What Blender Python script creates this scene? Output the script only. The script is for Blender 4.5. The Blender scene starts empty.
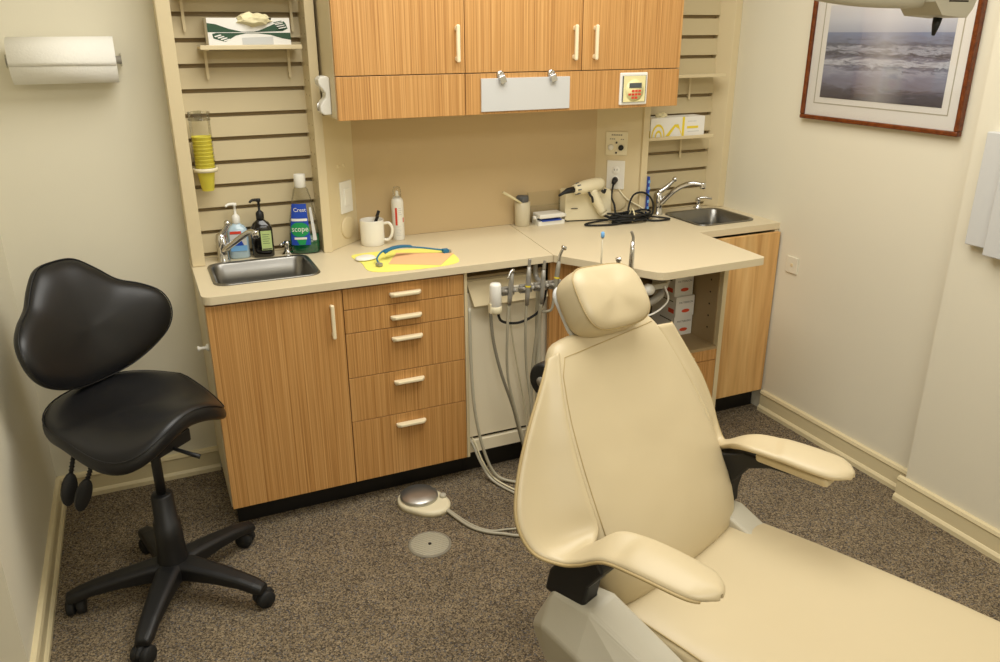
import bpy, bmesh, math, random
from mathutils import Vector, Matrix, geometry
random.seed(7)
SC = bpy.context.scene
COL = SC.collection
V = Vector

# ------------------------------------------------------------------ materials
MATS = {}
def srgb(r, g, b):
    f = lambda c: (c/255/12.92) if c/255 <= .04045 else ((c/255+.055)/1.055)**2.4
    return (f(r), f(g), f(b), 1)
def mat(name, col, rough=.5, metal=0, spec=.5, coat=0, bump=None, sheen=0, emit=None):
    m = bpy.data.materials.new(name); m.use_nodes = True
    nt = m.node_tree; b = nt.nodes['Principled BSDF']
    b.inputs['Base Color'].default_value = col
    b.inputs['Roughness'].default_value = rough
    b.inputs['Metallic'].default_value = metal
    b.inputs['Specular IOR Level'].default_value = spec
    b.inputs['Coat Weight'].default_value = coat
    if emit:
        b.inputs['Emission Color'].default_value = col; b.inputs['Emission Strength'].default_value = emit
    if bump:
        sc, st = bump
        tc = nt.nodes.new('ShaderNodeTexCoord'); n = nt.nodes.new('ShaderNodeTexNoise'); bp = nt.nodes.new('ShaderNodeBump')
        n.inputs['Scale'].default_value = sc; n.inputs['Detail'].default_value = 4
        bp.inputs['Strength'].default_value = st; bp.inputs['Distance'].default_value = .002
        nt.links.new(tc.outputs['Object'], n.inputs['Vector']); nt.links.new(n.outputs['Fac'], bp.inputs['Height'])
        nt.links.new(bp.outputs['Normal'], b.inputs['Normal'])
    MATS[name] = m
    return m
def ramp(nt, stops):
    r = nt.nodes.new('ShaderNodeValToRGB'); el = r.color_ramp.elements
    while len(el) > 1: el.remove(el[0])
    el[0].position = stops[0][0]; el[0].color = stops[0][1]
    for p, c in stops[1:]:
        e = el.new(p); e.color = c
    return r
def wood(name, c0, c1, c2, sx, sz, rough=.42, dist=0.0):
    m = mat(name, c1, rough); nt = m.node_tree; b = nt.nodes['Principled BSDF']; L = nt.links.new
    tc = nt.nodes.new('ShaderNodeTexCoord'); oi = nt.nodes.new('ShaderNodeObjectInfo')
    mp = nt.nodes.new('ShaderNodeMapping'); mp.inputs['Scale'].default_value = (sx, sx, sz)
    ad = nt.nodes.new('ShaderNodeVectorMath'); ad.operation = 'ADD'
    ml = nt.nodes.new('ShaderNodeMath'); ml.operation = 'MULTIPLY'; ml.inputs[1].default_value = 7
    L(oi.outputs['Random'], ml.inputs[0]); L(tc.outputs['Object'], ad.inputs[0]); L(ml.outputs[0], ad.inputs[1])
    L(ad.outputs[0], mp.inputs['Vector'])
    n = nt.nodes.new('ShaderNodeTexNoise'); n.inputs['Scale'].default_value = 1; n.inputs['Detail'].default_value = 3
    n.inputs['Roughness'].default_value = .65; n.inputs['Distortion'].default_value = dist
    L(mp.outputs[0], n.inputs['Vector'])
    r = ramp(nt, [(.32, c0), (.47, c1), (.62, c2)])
    L(n.outputs['Fac'], r.inputs[0])
    mp2 = nt.nodes.new('ShaderNodeMapping'); mp2.inputs['Scale'].default_value = (sx*2.3, sx*2.3, sz*4)
    n2 = nt.nodes.new('ShaderNodeTexNoise'); n2.inputs['Scale'].default_value = 1; n2.inputs['Detail'].default_value = 2
    L(ad.outputs[0], mp2.inputs['Vector']); L(mp2.outputs[0], n2.inputs['Vector'])
    r2 = ramp(nt, [(.3, (.76, .71, .64, 1)), (.6, (1, 1, 1, 1))]); L(n2.outputs['Fac'], r2.inputs[0])
    mx = nt.nodes.new('ShaderNodeMix'); mx.data_type = 'RGBA'; mx.blend_type = 'MULTIPLY'; mx.inputs[0].default_value = .75
    L(r.outputs[0], mx.inputs[6]); L(r2.outputs[0], mx.inputs[7]); L(mx.outputs[2], b.inputs['Base Color'])
    return m
def clear(name, tint=(1, 1, 1, 1), gloss=.12, rough=.05):
    m = bpy.data.materials.new(name); m.use_nodes = True; nt = m.node_tree
    nt.nodes.remove(nt.nodes['Principled BSDF']); out = nt.nodes['Material Output']
    t = nt.nodes.new('ShaderNodeBsdfTransparent'); t.inputs[0].default_value = tint
    g = nt.nodes.new('ShaderNodeBsdfGlossy'); g.inputs['Roughness'].default_value = rough
    fr = nt.nodes.new('ShaderNodeLayerWeight'); fr.inputs[0].default_value = .25
    ad = nt.nodes.new('ShaderNodeMath'); ad.operation = 'MULTIPLY_ADD'; ad.inputs[1].default_value = .55; ad.inputs[2].default_value = gloss*.4
    mx = nt.nodes.new('ShaderNodeMixShader')
    nt.links.new(fr.outputs['Fresnel'], ad.inputs[0]); nt.links.new(ad.outputs[0], mx.inputs[0])
    nt.links.new(t.outputs[0], mx.inputs[1]); nt.links.new(g.outputs[0], mx.inputs[2]); nt.links.new(mx.outputs[0], out.inputs[0])
    MATS[name] = m; return m

WALL = mat('wall_paint', srgb(227, 221, 200), .75, bump=(220, .12))
CEIL = mat('ceiling_paint', srgb(235, 232, 222), .9)
TRIM = mat('trim_paint', srgb(222, 208, 168), .4)
CREAM = mat('cream_laminate', srgb(218, 202, 164), .45)
SLAT = mat('slat_laminate', srgb(202, 187, 150), .5)
SPLASH = mat('splash_laminate', srgb(202, 178, 136), .45)
COUNTER = mat('counter_laminate', srgb(219, 205, 173), .38, bump=(900, .03))
DARK = mat('dark_gap', srgb(40, 32, 22), .8)
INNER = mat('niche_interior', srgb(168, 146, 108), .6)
BLACKK = mat('black_kick', srgb(16, 15, 14), .45)
PULL = mat('cream_pull', srgb(240, 226, 190), .35)
PANELW = mat('cream_panel', srgb(244, 234, 208), .5)
OAK = wood('oak_laminate', srgb(170, 119, 62), srgb(197, 146, 84), srgb(212, 163, 101), 230, .9)
OAKL = wood('oak_light_laminate', srgb(200, 150, 88), srgb(222, 176, 112), srgb(232, 192, 130), 13, .7, dist=.9)
VINYL = mat('cream_vinyl', srgb(200, 184, 149), .38, spec=.4, bump=(7, .5))
VINYL.node_tree.nodes['Bump'].inputs['Distance'].default_value = .012; VINYL.node_tree.nodes['Noise Texture'].inputs['Detail'].default_value = 1.5
VINYLS = mat('cream_seam', srgb(176, 154, 108), .5)
BLACKV = mat('black_vinyl', srgb(18, 18, 20), .38, bump=(300, .08))
BLACKP = mat('black_plastic', srgb(15, 15, 16), .5)
BLACKG = mat('black_rubber', srgb(20, 20, 20), .7)
CHROME = mat('chrome', srgb(215, 215, 215), .12, 1)
GREYM = mat('grey_metal', srgb(158, 154, 145), .38, .35)
WHITE = mat('white_plastic', srgb(238, 236, 228), .35)
IVORY = mat('ivory_plastic', srgb(232, 222, 190), .4)
GREYP = mat('grey_plastic', srgb(190, 184, 166), .45)
TUBE = mat('grey_tubing', srgb(180, 174, 154), .45)
TUBED = mat('dark_tubing', srgb(140, 134, 118), .45)
PAPER = mat('paper_towel', srgb(244, 242, 234), .95, bump=(180, .5))
CERAM = mat('white_ceramic', srgb(240, 236, 224), .15, coat=.3)
YELLOW = mat('yellow_paper', srgb(244, 236, 118), .8)
CUPY = mat('yellow_cup', srgb(242, 230, 84), .5)
PINK = mat('pink_paper', srgb(246, 190, 140), .85)
BLUE = mat('blue_silicone', srgb(28, 108, 146), .45)
BLUEL = mat('blue_print', srgb(30, 72, 180), .4)
BLUEP = mat('pale_blue_print', srgb(120, 175, 225), .4)
GREEN = mat('green_print', srgb(30, 150, 84), .4)
GREENL = mat('pale_green_label', srgb(190, 210, 140), .5)
DGREEN = mat('dark_green_print', srgb(40, 76, 52), .5)
RED = mat('red_print', srgb(214, 62, 40), .5)
ORANGE = mat('orange_print', srgb(226, 84, 50), .5)
PRINT = mat('dark_print', srgb(70, 66, 62), .6)
GREYT = mat('light_grey_print', srgb(205, 206, 204), .5)
YPRINT = mat('yellow_print', srgb(240, 216, 60), .5)
CARD = mat('white_card', srgb(240, 238, 232), .6)
GLOVE = mat('cream_latex', srgb(232, 222, 180), .6)
CHARC = mat('charcoal_plastic', srgb(92, 94, 96), .5)
LIQ = mat('green_mouthwash', srgb(8, 96, 60), .12, coat=.5)
GEL = mat('clear_gel', srgb(176, 200, 214), .15, coat=.4)
AMBER = mat('dark_bottle', srgb(14, 12, 10), .12, coat=.4)
FROST = mat('frosted_plastic', srgb(206, 196, 168), .35)
FILM = mat('viewer_panel', srgb(204, 204, 202), .35)
LCD = mat('grey_display', srgb(84, 90, 92), .2)
TIMERF = mat('timer_face', srgb(238, 228, 170), .4)
BRUSH = mat('bristle_orange', srgb(220, 130, 60), .7)
CLEAR = clear('clear_plastic', (.97, .97, .95, 1), .06)
GLASS = clear('picture_glass', (1, 1, 1, 1), .05)

# brushed steel for the sinks and the pedal
STEEL = mat('brushed_steel', srgb(138, 136, 131), .3, 1)
nt = STEEL.node_tree; b = nt.nodes['Principled BSDF']
tc = nt.nodes.new('ShaderNodeTexCoord'); mp = nt.nodes.new('ShaderNodeMapping'); mp.inputs['Scale'].default_value = (6, 260, 60)
n = nt.nodes.new('ShaderNodeTexNoise'); n.inputs['Scale'].default_value = 1
r = nt.nodes.new('ShaderNodeMapRange'); r.inputs[3].default_value = .22; r.inputs[4].default_value = .42
nt.links.new(tc.outputs['Object'], mp.inputs[0]); nt.links.new(mp.outputs[0], n.inputs['Vector'])
nt.links.new(n.outputs['Fac'], r.inputs[0]); nt.links.new(r.outputs[0], b.inputs['Roughness'])

# carpet: speckled loop pile
CARPET = mat('speckled_carpet', (0.1, .08, .06, 1), .95, spec=.1)
nt = CARPET.node_tree; b = nt.nodes['Principled BSDF']; L = nt.links.new
tc = nt.nodes.new('ShaderNodeTexCoord')
vo = nt.nodes.new('ShaderNodeTexVoronoi'); vo.inputs['Scale'].default_value = 260
no = nt.nodes.new('ShaderNodeTexNoise'); no.inputs['Scale'].default_value = 5; no.inputs['Detail'].default_value = 5
L(tc.outputs['Object'], vo.inputs['Vector']); L(tc.outputs['Object'], no.inputs['Vector'])
sp = nt.nodes.new('ShaderNodeSeparateColor'); L(vo.outputs['Color'], sp.inputs[0])
rp = ramp(nt, [(0, srgb(66, 58, 50)), (.22, srgb(92, 82, 68)), (.45, srgb(122, 108, 88)), (.7, srgb(142, 126, 100)), (.86, srgb(164, 148, 120)), (.95, srgb(104, 102, 102)), (1, srgb(84, 84, 88))])
L(sp.outputs[0], rp.inputs[0])
rn = ramp(nt, [(.3, (.8, .8, .8, 1)), (.7, (1.1, 1.1, 1.1, 1))]); L(no.outputs['Fac'], rn.inputs[0])
mx = nt.nodes.new('ShaderNodeMix'); mx.data_type = 'RGBA'; mx.blend_type = 'MULTIPLY'; mx.inputs[0].default_value = 1
L(rp.outputs[0], mx.inputs[6]); L(rn.outputs[0], mx.inputs[7]); L(mx.outputs[2], b.inputs['Base Color'])
bp = nt.nodes.new('ShaderNodeBump'); bp.inputs['Strength'].default_value = .5; bp.inputs['Distance'].default_value = .004
L(vo.outputs['Distance'], bp.inputs['Height']); L(bp.outputs[0], b.inputs['Normal'])

# ------------------------------------------------------------------ mesh builder
def catmull(pts, n=6, closed=False):
    pts = [V(p) for p in pts]; out = []; N = len(pts)
    rng = range(N) if closed else range(N-1)
    for i in rng:
        g = lambda k: pts[k % N] if closed else pts[max(0, min(N-1, k))]
        p0, p1, p2, p3 = g(i-1), g(i), g(i+1), g(i+2)
        for k in range(n):
            t = k/n
            out.append(.5*((2*p1)+(p2-p0)*t+(2*p0-5*p1+4*p2-p3)*t*t+(3*p1-p0-3*p2+p3)*t**3))
    if not closed: out.append(pts[-1])
    return out
def rrect(w, d, r, n=4):
    out = []
    for cx, cy, a0 in ((w-r, d-r, 0), (-w+r, d-r, 90), (-w+r, -d+r, 180), (w-r, -d+r, 270)):
        for k in range(n+1):
            a = math.radians(a0+90*k/n); out.append((cx+r*math.cos(a), cy+r*math.sin(a)))
    return out
class MB:
    def __init__(s): s.v = []; s.f = []; s.m = []; s.sm = []; s.cur = 0; s.xf = None
    def add(s, vs, fs, smooth=False, m=None):
        o = len(s.v)
        for p in vs:
            p = V(p); s.v.append(s.xf @ p if s.xf else p)
        for f in fs:
            s.f.append([i+o for i in f]); s.m.append(s.cur if m is None else m); s.sm.append(smooth)
        return s
    def box(s, x0, x1, y0, y1, z0, z1, m=None):
        return s.add([(x0,y0,z0),(x1,y0,z0),(x1,y1,z0),(x0,y1,z0),(x0,y0,z1),(x1,y0,z1),(x1,y1,z1),(x0,y1,z1)],
                     [(0,3,2,1),(4,5,6,7),(0,1,5,4),(1,2,6,5),(2,3,7,6),(3,0,4,7)], m=m)
    def obox(s, c, ax, half, m=None):
        c = V(c); a, b_, d = [V(q).normalized()*h for q, h in zip(ax, half)]
        pts = [c+a*i+b_*j+d*k for k in (-1,1) for i, j in ((-1,-1),(1,-1),(1,1),(-1,1))]
        return s.add(pts, [(0,3,2,1),(4,5,6,7),(0,1,5,4),(1,2,6,5),(2,3,7,6),(3,0,4,7)], m=m)
    def prism(s, poly, z0, z1, m=None):
        n = len(poly)
        return s.add([(x,y,z0) for x,y in poly]+[(x,y,z1) for x,y in poly],
                     [tuple(range(n))[::-1], tuple(range(n,2*n))]+[(i,(i+1)%n,n+(i+1)%n,n+i) for i in range(n)], m=m)
    def poly(s, pts, m=None): return s.add(pts, [tuple(range(len(pts)))], m=m)
    def loft(s, rings, closed=True, cap=True, smooth=True, m=None):
        n = len(rings[0]); vs = [p for r_ in rings for p in r_]; fs = []
        for i in range(len(rings)-1):
            for k in range(n if closed else n-1):
                a, b_ = i*n+k, i*n+(k+1) % n
                fs.append((a, b_, b_+n, a+n))
        if cap and closed:
            fs.append(tuple(range(n))[::-1]); fs.append(tuple(range((len(rings)-1)*n, len(rings)*n)))
        return s.add(vs, fs, smooth, m)
    def tube(s, pts, r, seg=8, smooth_n=0, m=None, cap=True):
        pts = catmull(pts, smooth_n) if smooth_n else [V(p) for p in pts]
        N = len(pts); rings = []
        rr = r if isinstance(r, (list, tuple)) else [r]*N
        if len(rr) != N: rr = [rr[0]+(rr[-1]-rr[0])*i/(N-1) for i in range(N)]
        t0 = (pts[1]-pts[0]).normalized(); up = V((0,0,1)) if abs(t0.z) < .9 else V((1,0,0))
        u = t0.cross(up).normalized()
        for i in range(N):
            t = (pts[min(i+1,N-1)]-pts[max(i-1,0)])
            t = t.normalized() if t.length > 1e-9 else t0
            u = (u-t*u.dot(t)).normalized(); w_ = t.cross(u)
            rings.append([pts[i]+(u*math.cos(2*math.pi*k/seg)+w_*math.sin(2*math.pi*k/seg))*rr[i] for k in range(seg)])
        return s.loft(rings, cap=cap, m=m)
    def lathe(s, prof, o, axis=(0,0,1), seg=24, m=None, smooth=True, cap=True, sx=1, sy=1):
        ax = V(axis).normalized(); t = V((1,0,0)) if abs(ax.x) < .9 else V((0,1,0))
        u = (t-ax*t.dot(ax)).normalized(); w_ = ax.cross(u); o = V(o)
        rings = [[o+ax*h+(u*sx*math.cos(2*math.pi*k/seg)+w_*sy*math.sin(2*math.pi*k/seg))*max(r_,1e-5) for k in range(seg)] for r_, h in prof]
        return s.loft(rings, smooth=smooth, cap=cap, m=m)
    def ball(s, c, r, seg=12, m=None, sc=(1,1,1)):
        rings = []
        for i in range(seg//2+1):
            a = math.pi*i/(seg//2); rings.append([V(c)+V((r*max(math.sin(a),1e-3)*math.cos(2*math.pi*k/seg)*sc[0], r*max(math.sin(a),1e-3)*math.sin(2*math.pi*k/seg)*sc[1], -r*math.cos(a)*sc[2])) for k in range(seg)])
        return s.loft(rings, m=m)
    def text(s, txt, size, o, right, up, m=None, fit=None, wrap=None, lift=.0004):
        cu = bpy.data.curves.new('lettering', 'FONT'); cu.body = txt; cu.size = size; cu.align_x = 'CENTER'; cu.align_y = 'CENTER'
        cu.resolution_u = 2
        ob = bpy.data.objects.new('lettering', cu); me = bpy.data.meshes.new_from_object(ob)
        xs = [v.co.x for v in me.vertices]; k = 1
        if fit and xs and max(xs) > min(xs): k = fit/(max(xs)-min(xs))
        R_, U_ = V(right).normalized(), V(up).normalized(); N_ = R_.cross(U_)
        if wrap: vs = [wrap(v.co.x*k, v.co.y) for v in me.vertices]
        else: vs = [V(o)+R_*v.co.x*k+U_*v.co.y+N_*lift for v in me.vertices]
        s.add(vs, [tuple(p.vertices) for p in me.polygons], m=m)
        bpy.data.objects.remove(ob); bpy.data.curves.remove(cu); bpy.data.meshes.remove(me)
        return s
    def build(s, name, mats, parent=None, bevel=0, seg=2, label=None, sub=0, solid=0, auto=None, ang=35):
        if not isinstance(mats, (list, tuple)): mats = [mats]
        org = V((0,0,0)); p = parent
        while p: org += p.location; p = p.parent
        me = bpy.data.meshes.new(name)
        me.from_pydata([v-org for v in s.v], [], s.f)
        for mt in mats: me.materials.append(mt)
        for pl, mi, sm in zip(me.polygons, s.m, s.sm): pl.material_index = mi; pl.use_smooth = sm
        bm = bmesh.new(); bm.from_mesh(me); bmesh.ops.recalc_face_normals(bm, faces=bm.faces); bm.to_mesh(me); bm.free()
        me.update()
        ob = bpy.data.objects.new(name, me); COL.objects.link(ob); ob.parent = parent
        if solid:
            md = ob.modifiers.new('thickness', 'SOLIDIFY'); md.thickness = solid; md.offset = 0
        if bevel:
            md = ob.modifiers.new('edge', 'BEVEL'); md.width = bevel; md.segments = seg; md.limit_method = 'ANGLE'; md.angle_limit = math.radians(ang)
        if sub:
            md = ob.modifiers.new('smooth', 'SUBSURF'); md.levels = sub; md.render_levels = sub
        if label: ob['label'] = label
        return ob
def thing(name, label, cat, loc=(0,0,0), group=None):
    o = bpy.data.objects.new(name, None); COL.objects.link(o); o.location = loc; o.empty_display_size = .05
    o['label'] = label; o['category'] = cat
    if group: o['group'] = group
    return o
def tag(o, label, cat, group=None):
    o['label'] = label; o['category'] = cat
    if group: o['group'] = group
    return o
def struct(o): o['kind'] = 'structure'; return o
def setorigin(o, loc):
    loc = V(loc); o.data.transform(Matrix.Translation(-loc)); o.location = loc; return o

# ------------------------------------------------------------------ the room
XL, XR, YB, ZC = -.45, 2.4375, 2.995, 2.55
struct(MB().box(-2.2, 3.0, -1.6, 3.1, -.06, 0).build('floor', CARPET))
struct(MB().box(-2.2, 3.0, -1.6, 3.1, ZC, ZC+.08).build('ceiling', CEIL))
struct(MB().box(XL-.1, XR+.1, YB, YB+.1, 0, ZC).build('wall_back', WALL))
mb = MB(); mb.box(XL-.1, XL, 1.97, YB, 0, ZC); mb.box(-2.1, XL-.1, 1.97, 2.07, 0, ZC)
struct(mb.build('wall_left', WALL))
mb = MB(); mb.box(XR, XR+.1, -1.5, YB, 0, ZC); mb.box(XR-.055, XR, -1.5, 1.70, 0, ZC)
struct(mb.build('wall_right', WALL))
struct(MB().box(-2.2, 3.0, -1.6, -1.5, 0, ZC).build('wall_rear', WALL))
struct(MB().box(-2.2, -2.1, -1.5, 2.07, 0, ZC).build('wall_far_left', WALL))
# baseboards: tall board, rounded top, shoe at the floor
def baseboard(name, p0, p1, nrm, h=.098):
    p0, p1, nrm = V(p0), V(p1), V(nrm)
    prof = [(0,0),(.022,0),(.022,.016),(.016,.024),(.013,.026),(.013,h-.02),(.017,h-.014),(.013,h-.003),(.006,h),(0,h)]
    mb = MB(); mb.loft([[p+nrm*a+V((0,0,b_)) for a, b_ in prof] for p in (p0, p1)], smooth=False)
    return struct(mb.build(name, TRIM))
baseboard('baseboard_back', (XL, YB, 0), (.118, YB, 0), (0,-1,0))
baseboard('baseboard_left', (XL, YB, 0), (XL, 1.97, 0), (1,0,0))
baseboard('baseboard_left_return', (-2.1, 1.97, 0), (XL+.02, 1.97, 0), (0,-1,0))
baseboard('baseboard_right', (XR, 2.515, 0), (XR, 1.70, 0), (-1,0,0))
baseboard('baseboard_right_front', (XR-.055, 1.70+.022, 0), (XR-.055, -1.5, 0), (-1,0,0))
baseboard('baseboard_rear', (-2.1, -1.5, 0), (XR-.055, -1.5, 0), (0,1,0))

# ------------------------------------------------------------------ back wall joinery
def slat_wall(label, x0, x1, post_l, post_r, holes):
    t = thing('slat_wall', label, 'slat wall', ((x0+x1)/2, 2.98, .866))
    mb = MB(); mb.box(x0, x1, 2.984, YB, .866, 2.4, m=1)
    z = .881
    mb.box(x0, x1, 2.962, 2.984, .866, .872)
    while z < 2.36:
        # each board leans a little: its upper edge sits deeper than its lower edge
        mb.add([(x0,2.956,z+.005),(x1,2.956,z+.005),(x1,2.966,z+.071),(x0,2.966,z+.071),(x0,2.985,z+.005),(x1,2.985,z+.005),(x1,2.985,z+.071),(x0,2.985,z+.071)],
               [(0,1,2,3),(0,4,5,1),(3,2,6,7),(0,3,7,4),(1,5,6,2)])
        z += .0803
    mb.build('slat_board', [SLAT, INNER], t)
    for (a, b_), nm in ((post_l, 'side_post'), (post_r, 'side_post')):
        mb = MB()
        if a > 2.3: mb.prism([(a,2.962),(2.402,2.905),(b_,2.905),(b_,2.9945),(a,2.9945)], .866, 2.4)
        else: mb.box(a, b_, 2.852, 2.9945, .866, 2.4)
        if holes and b_ > (x0+x1)/2:
            for k in range(30):
                for yy in (2.88, 2.935):
                    mb.lathe([(.0035, 0), (.0035, .0006)], (a, yy, .92+k*.05), (-1,0,0), 8, m=1)
        mb.build(nm, [CREAM, INNER], t, bevel=.002)
    return t
slat_wall('beige slat wall panel behind the left sink', .158, .572, (.115, .158), (.572, .603), True)
slat_wall('beige slat wall panel behind the right sink, next to the picture wall', 1.967, 2.364, (1.936, 1.967), (2.364, XR-.0005), False)
t = thing('backsplash', 'tan laminate backsplash recess between the two slat walls, under the upper cabinets', 'backsplash', (1.26, 2.99, .866))
MB().box(.735, 1.79, 2.985, 2.994, .866, 1.351).build('back_panel', SPLASH, t)
MB().prism([(.6035,2.865),(.735,2.985),(.735,2.994),(.6035,2.994)], .866, 1.352).build('angled_panel', CREAM, t)
MB().prism([(1.9355,2.865),(1.9355,2.994),(1.79,2.994),(1.79,2.985)], .866, 1.352).build('angled_panel', CREAM, t)

# upper cabinets
def bar_handle(name, p0, p1, out, parent, r=.0065, mt=PULL):
    p0, p1, out = V(p0), V(p1), V(out); d = (p1-p0).normalized(); s = d.cross(out).normalized()
    mb = MB(); c = (p0+p1)/2; hl = (p1-p0).length/2
    mb.obox(c+out*.02, (d, s, out), (hl, r, .0065))
    for sg in (-1, 1): mb.obox(c+d*sg*(hl-.012)+out*.008, (d, s, out), (.008, r*.8, .012))
    return mb.build(name, mt, parent, bevel=.005, seg=3)
def upper_cabinet(label, x0, x1, doors, panel):
    t = thing('upper_cabinet', label, 'cabinet', ((x0+x1)/2, 2.82, 1.352))
    mb = MB(); mb.box(x0, x1, 2.679, YB, 1.356, 2.36); mb.build('carcass', [CREAM], t)
    for a, b_, hx in doors:
        d = MB().box(a+.0015, b_-.0015, 2.66, 2.678, 1.4925, 2.355).build('door', OAK, t, bevel=.001)
        bar_handle('handle', (hx, 2.66, 1.527), (hx, 2.66, 1.648), (0,-1,0), d)
    MB().box(panel[0]+.0015, panel[1]-.0015, 2.66, 2.678, 1.352, 1.4895).build('valance_panel', OAK, t, bevel=.001)
    return t
upper_cabinet('single-door oak upper cabinet left of the grey viewer panel', .614, 1.064, [(.614, 1.064, 1.033)], (.614, 1.064))
upper_cabinet('wide two-door oak upper cabinet with the timer and grey viewer panel', 1.064, 1.955, [(1.064, 1.52, 1.486), (1.52, 1.955, 1.570)], (1.064, 1.955))
# viewer panel with its two clips
vp = MB(); vp.box(1.121, 1.471, 2.654, 2.66, 1.361, 1.473)
tag(setorigin(vp.build('viewer_panel', FILM, bevel=.001), (1.296, 2.66, 1.361)), 'pale grey rectangular panel held on the oak upper cabinet by two clips', 'panel')
for x, lb in ((1.195, 'small silver clip on the left of the grey viewer panel'), (1.395, 'small silver clip on the right of the grey viewer panel')):
    t = thing('metal_clip', lb, 'clip', (x, 2.655, 1.475), 'clips of the viewer panel')
    MB().lathe([(.014,0),(.014,.006),(.010,.009)], (x, 2.66, 1.485), (0,-1,0), 16).build('disc', CHROME, t)
    MB().obox((x+.003, 2.644, 1.469), ((1,0,.35),(0,1,0),(-.35,0,1)), (.012, .004, .013)).build('jaw', CHROME, t, bevel=.002)
# timer
t = thing('wall_timer', 'ivory timer with grey display and red buttons on the oak valance', 'timer', (1.745, 2.66, 1.363))
mb = MB(); mb.box(1.684, 1.806, 2.652, 2.66, 1.363, 1.480); mb.build('frame', WHITE, t, bevel=.004)
mb = MB(); mb.box(1.694, 1.796, 2.648, 2.654, 1.374, 1.469); mb.box(1.697, 1.793, 2.6475, 2.648, 1.3745, 1.4685, m=1)
mb.lathe([(.040,0),(.040,.0012)], (1.746, 2.6475, 1.416), (0,-1,0), 28, m=1)
mb.build('face', [CHARC, TIMERF], t)
MB().box(1.721, 1.775, 2.6445, 2.647, 1.425, 1.443).build('display', LCD, t)
mb = MB()
for j in range(3):
    for i in range(4 if j == 1 else 3):
        if j == 2 and i == 2: continue
        x = 1.733+i*.0145-(.0145 if j == 1 else 0); z = 1.414-j*.0125
        mb.box(x, x+.0105, 2.644, 2.647, z-.0035, z+.0035)
mb.build('button', RED, t)['kind'] = 'stuff'

# floss dispenser on the left end of the upper cabinets
t = thing('floss_dispenser', 'white wall dispenser with notched front on the side of the upper cabinet', 'dispenser', (.613, 2.77, 1.365))
out = [(0,1.365),(.0,1.485),(.012,1.49),(.03,1.488),(.038,1.478),(.036,1.462),(.024,1.447),(.015,1.434),(.017,1.420),(.028,1.408),(.037,1.395),(.036,1.375),(.025,1.365)]
mb = MB(); n = len(out); mb.add([(.613-a, 2.74, z) for a, z in out]+[(.613-a, 2.80, z) for a, z in out], [tuple(range(n)), tuple(range(n,2*n))[::-1]]+[(i, n+i, n+(i+1)%n, (i+1)%n) for i in range(n)])
mb.build('housing', WHITE, t, bevel=.004)
MB().tube([(.575,2.76,1.405),(.570,2.755,1.395),(.572,2.755,1.382),(.58,2.76,1.377)], .003, 6, 3).build('cutter', CHROME, t)

# ------------------------------------------------------------------ counter tops
def slab(name, poly, holes, z0, z1, mt):
    bm = bmesh.new(); edges = []
    for lp in [poly]+holes:
        vs = [bm.verts.new((x, y, z1)) for x, y in lp]
        edges += [bm.edges.new((vs[i], vs[(i+1) % len(vs)])) for i in range(len(vs))]
    r_ = bmesh.ops.triangle_fill(bm, edges=edges, use_beauty=True, use_dissolve=False)
    ex = bmesh.ops.extrude_face_region(bm, geom=[f for f in bm.faces])
    for v in [g for g in ex['geom'] if isinstance(g, bmesh.types.BMVert)]: v.co.z = z0
    bmesh.ops.recalc_face_normals(bm, faces=bm.faces)
    me = bpy.data.meshes.new(name); bm.to_mesh(me); bm.free(); me.materials.append(mt)
    ob = bpy.data.objects.new(name, me); COL.objects.link(ob)
    md = ob.modifiers.new('edge', 'BEVEL'); md.width = .002; md.segments = 2; md.limit_method = 'ANGLE'; md.angle_limit = math.radians(50)
    return ob
def rr_at(cx, cy, w, d, r_, n=5): return [(cx+a, cy+b_) for a, b_ in rrect(w, d, r_, n)]
ZT = .865
arc = [(.112+.03-.03*math.cos(math.radians(a)), 2.48+.03-.03*math.sin(math.radians(a))) for a in range(0, 91, 15)]
slab_l = slab('countertop', arc+[(1.3215, 2.476), (1.3825, 2.984), (1.3825, YB), (.112, YB)], [rr_at(.333, 2.72, .163, .132, .04)], .838, ZT, COUNTER)
tag(setorigin(slab_l, (.7, 2.72, .838)), 'beige laminate countertop running from the left sink to the corner seam', 'countertop')
corner = [(2.0-.02+.02*math.sin(math.radians(a)), 2.126+.02-.02*math.cos(math.radians(a))) for a in range(0, 91, 15)]
dg = [(1.3235, 2.476), (1.525, 2.148), (1.535, 2.132), (1.552, 2.119), (1.575, 2.116)]
slab_r = slab('countertop', dg+corner+[(2.018, 2.535), (XR, 2.535), (XR, YB), (1.3845, YB), (1.3845, 2.984)], [rr_at(2.232, 2.752, .14, .132, .04)], .838, ZT, COUNTER)
tag(setorigin(slab_r, (1.9, 2.6, .838)), 'beige laminate countertop with jutting corner leaf, holding the right sink', 'countertop')

def sink(label, cx, cy, w, d):
    t = thing('sink', label, 'sink', (cx, cy, ZT))
    ring = lambda w_, d_, r_, z: [V((cx+a, cy+b_, z)) for a, b_ in rrect(w_, d_, r_, 6)]
    rings = [ring(w+.010, d+.010, .046, ZT+.0005), ring(w+.009, d+.009, .045, ZT+.004), ring(w+.001, d+.001, .042, ZT+.004), ring(w-.005, d-.005, .04, ZT-.002),
             ring(w-.012, d-.012, .04, ZT-.06), ring(w-.022, d-.022, .045, ZT-.125), ring(w-.04, d-.04, .045, ZT-.142), ring(.03, .03, .0299, ZT-.147)]
    mb = MB(); mb.loft(rings, cap=False); mb.poly(rings[-1]); mb.build('basin', STEEL, t, solid=.0012)
    MB().lathe([(.028,-.001),(.028,.001),(.02,.0015),(.012,-.001)], (cx, cy, ZT-.145), seg=20).build('drain', CHROME, t)
    return t
sink('small stainless steel sink with soap bottles behind it, at the left end', .333, 2.72, .163, .132)
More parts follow.
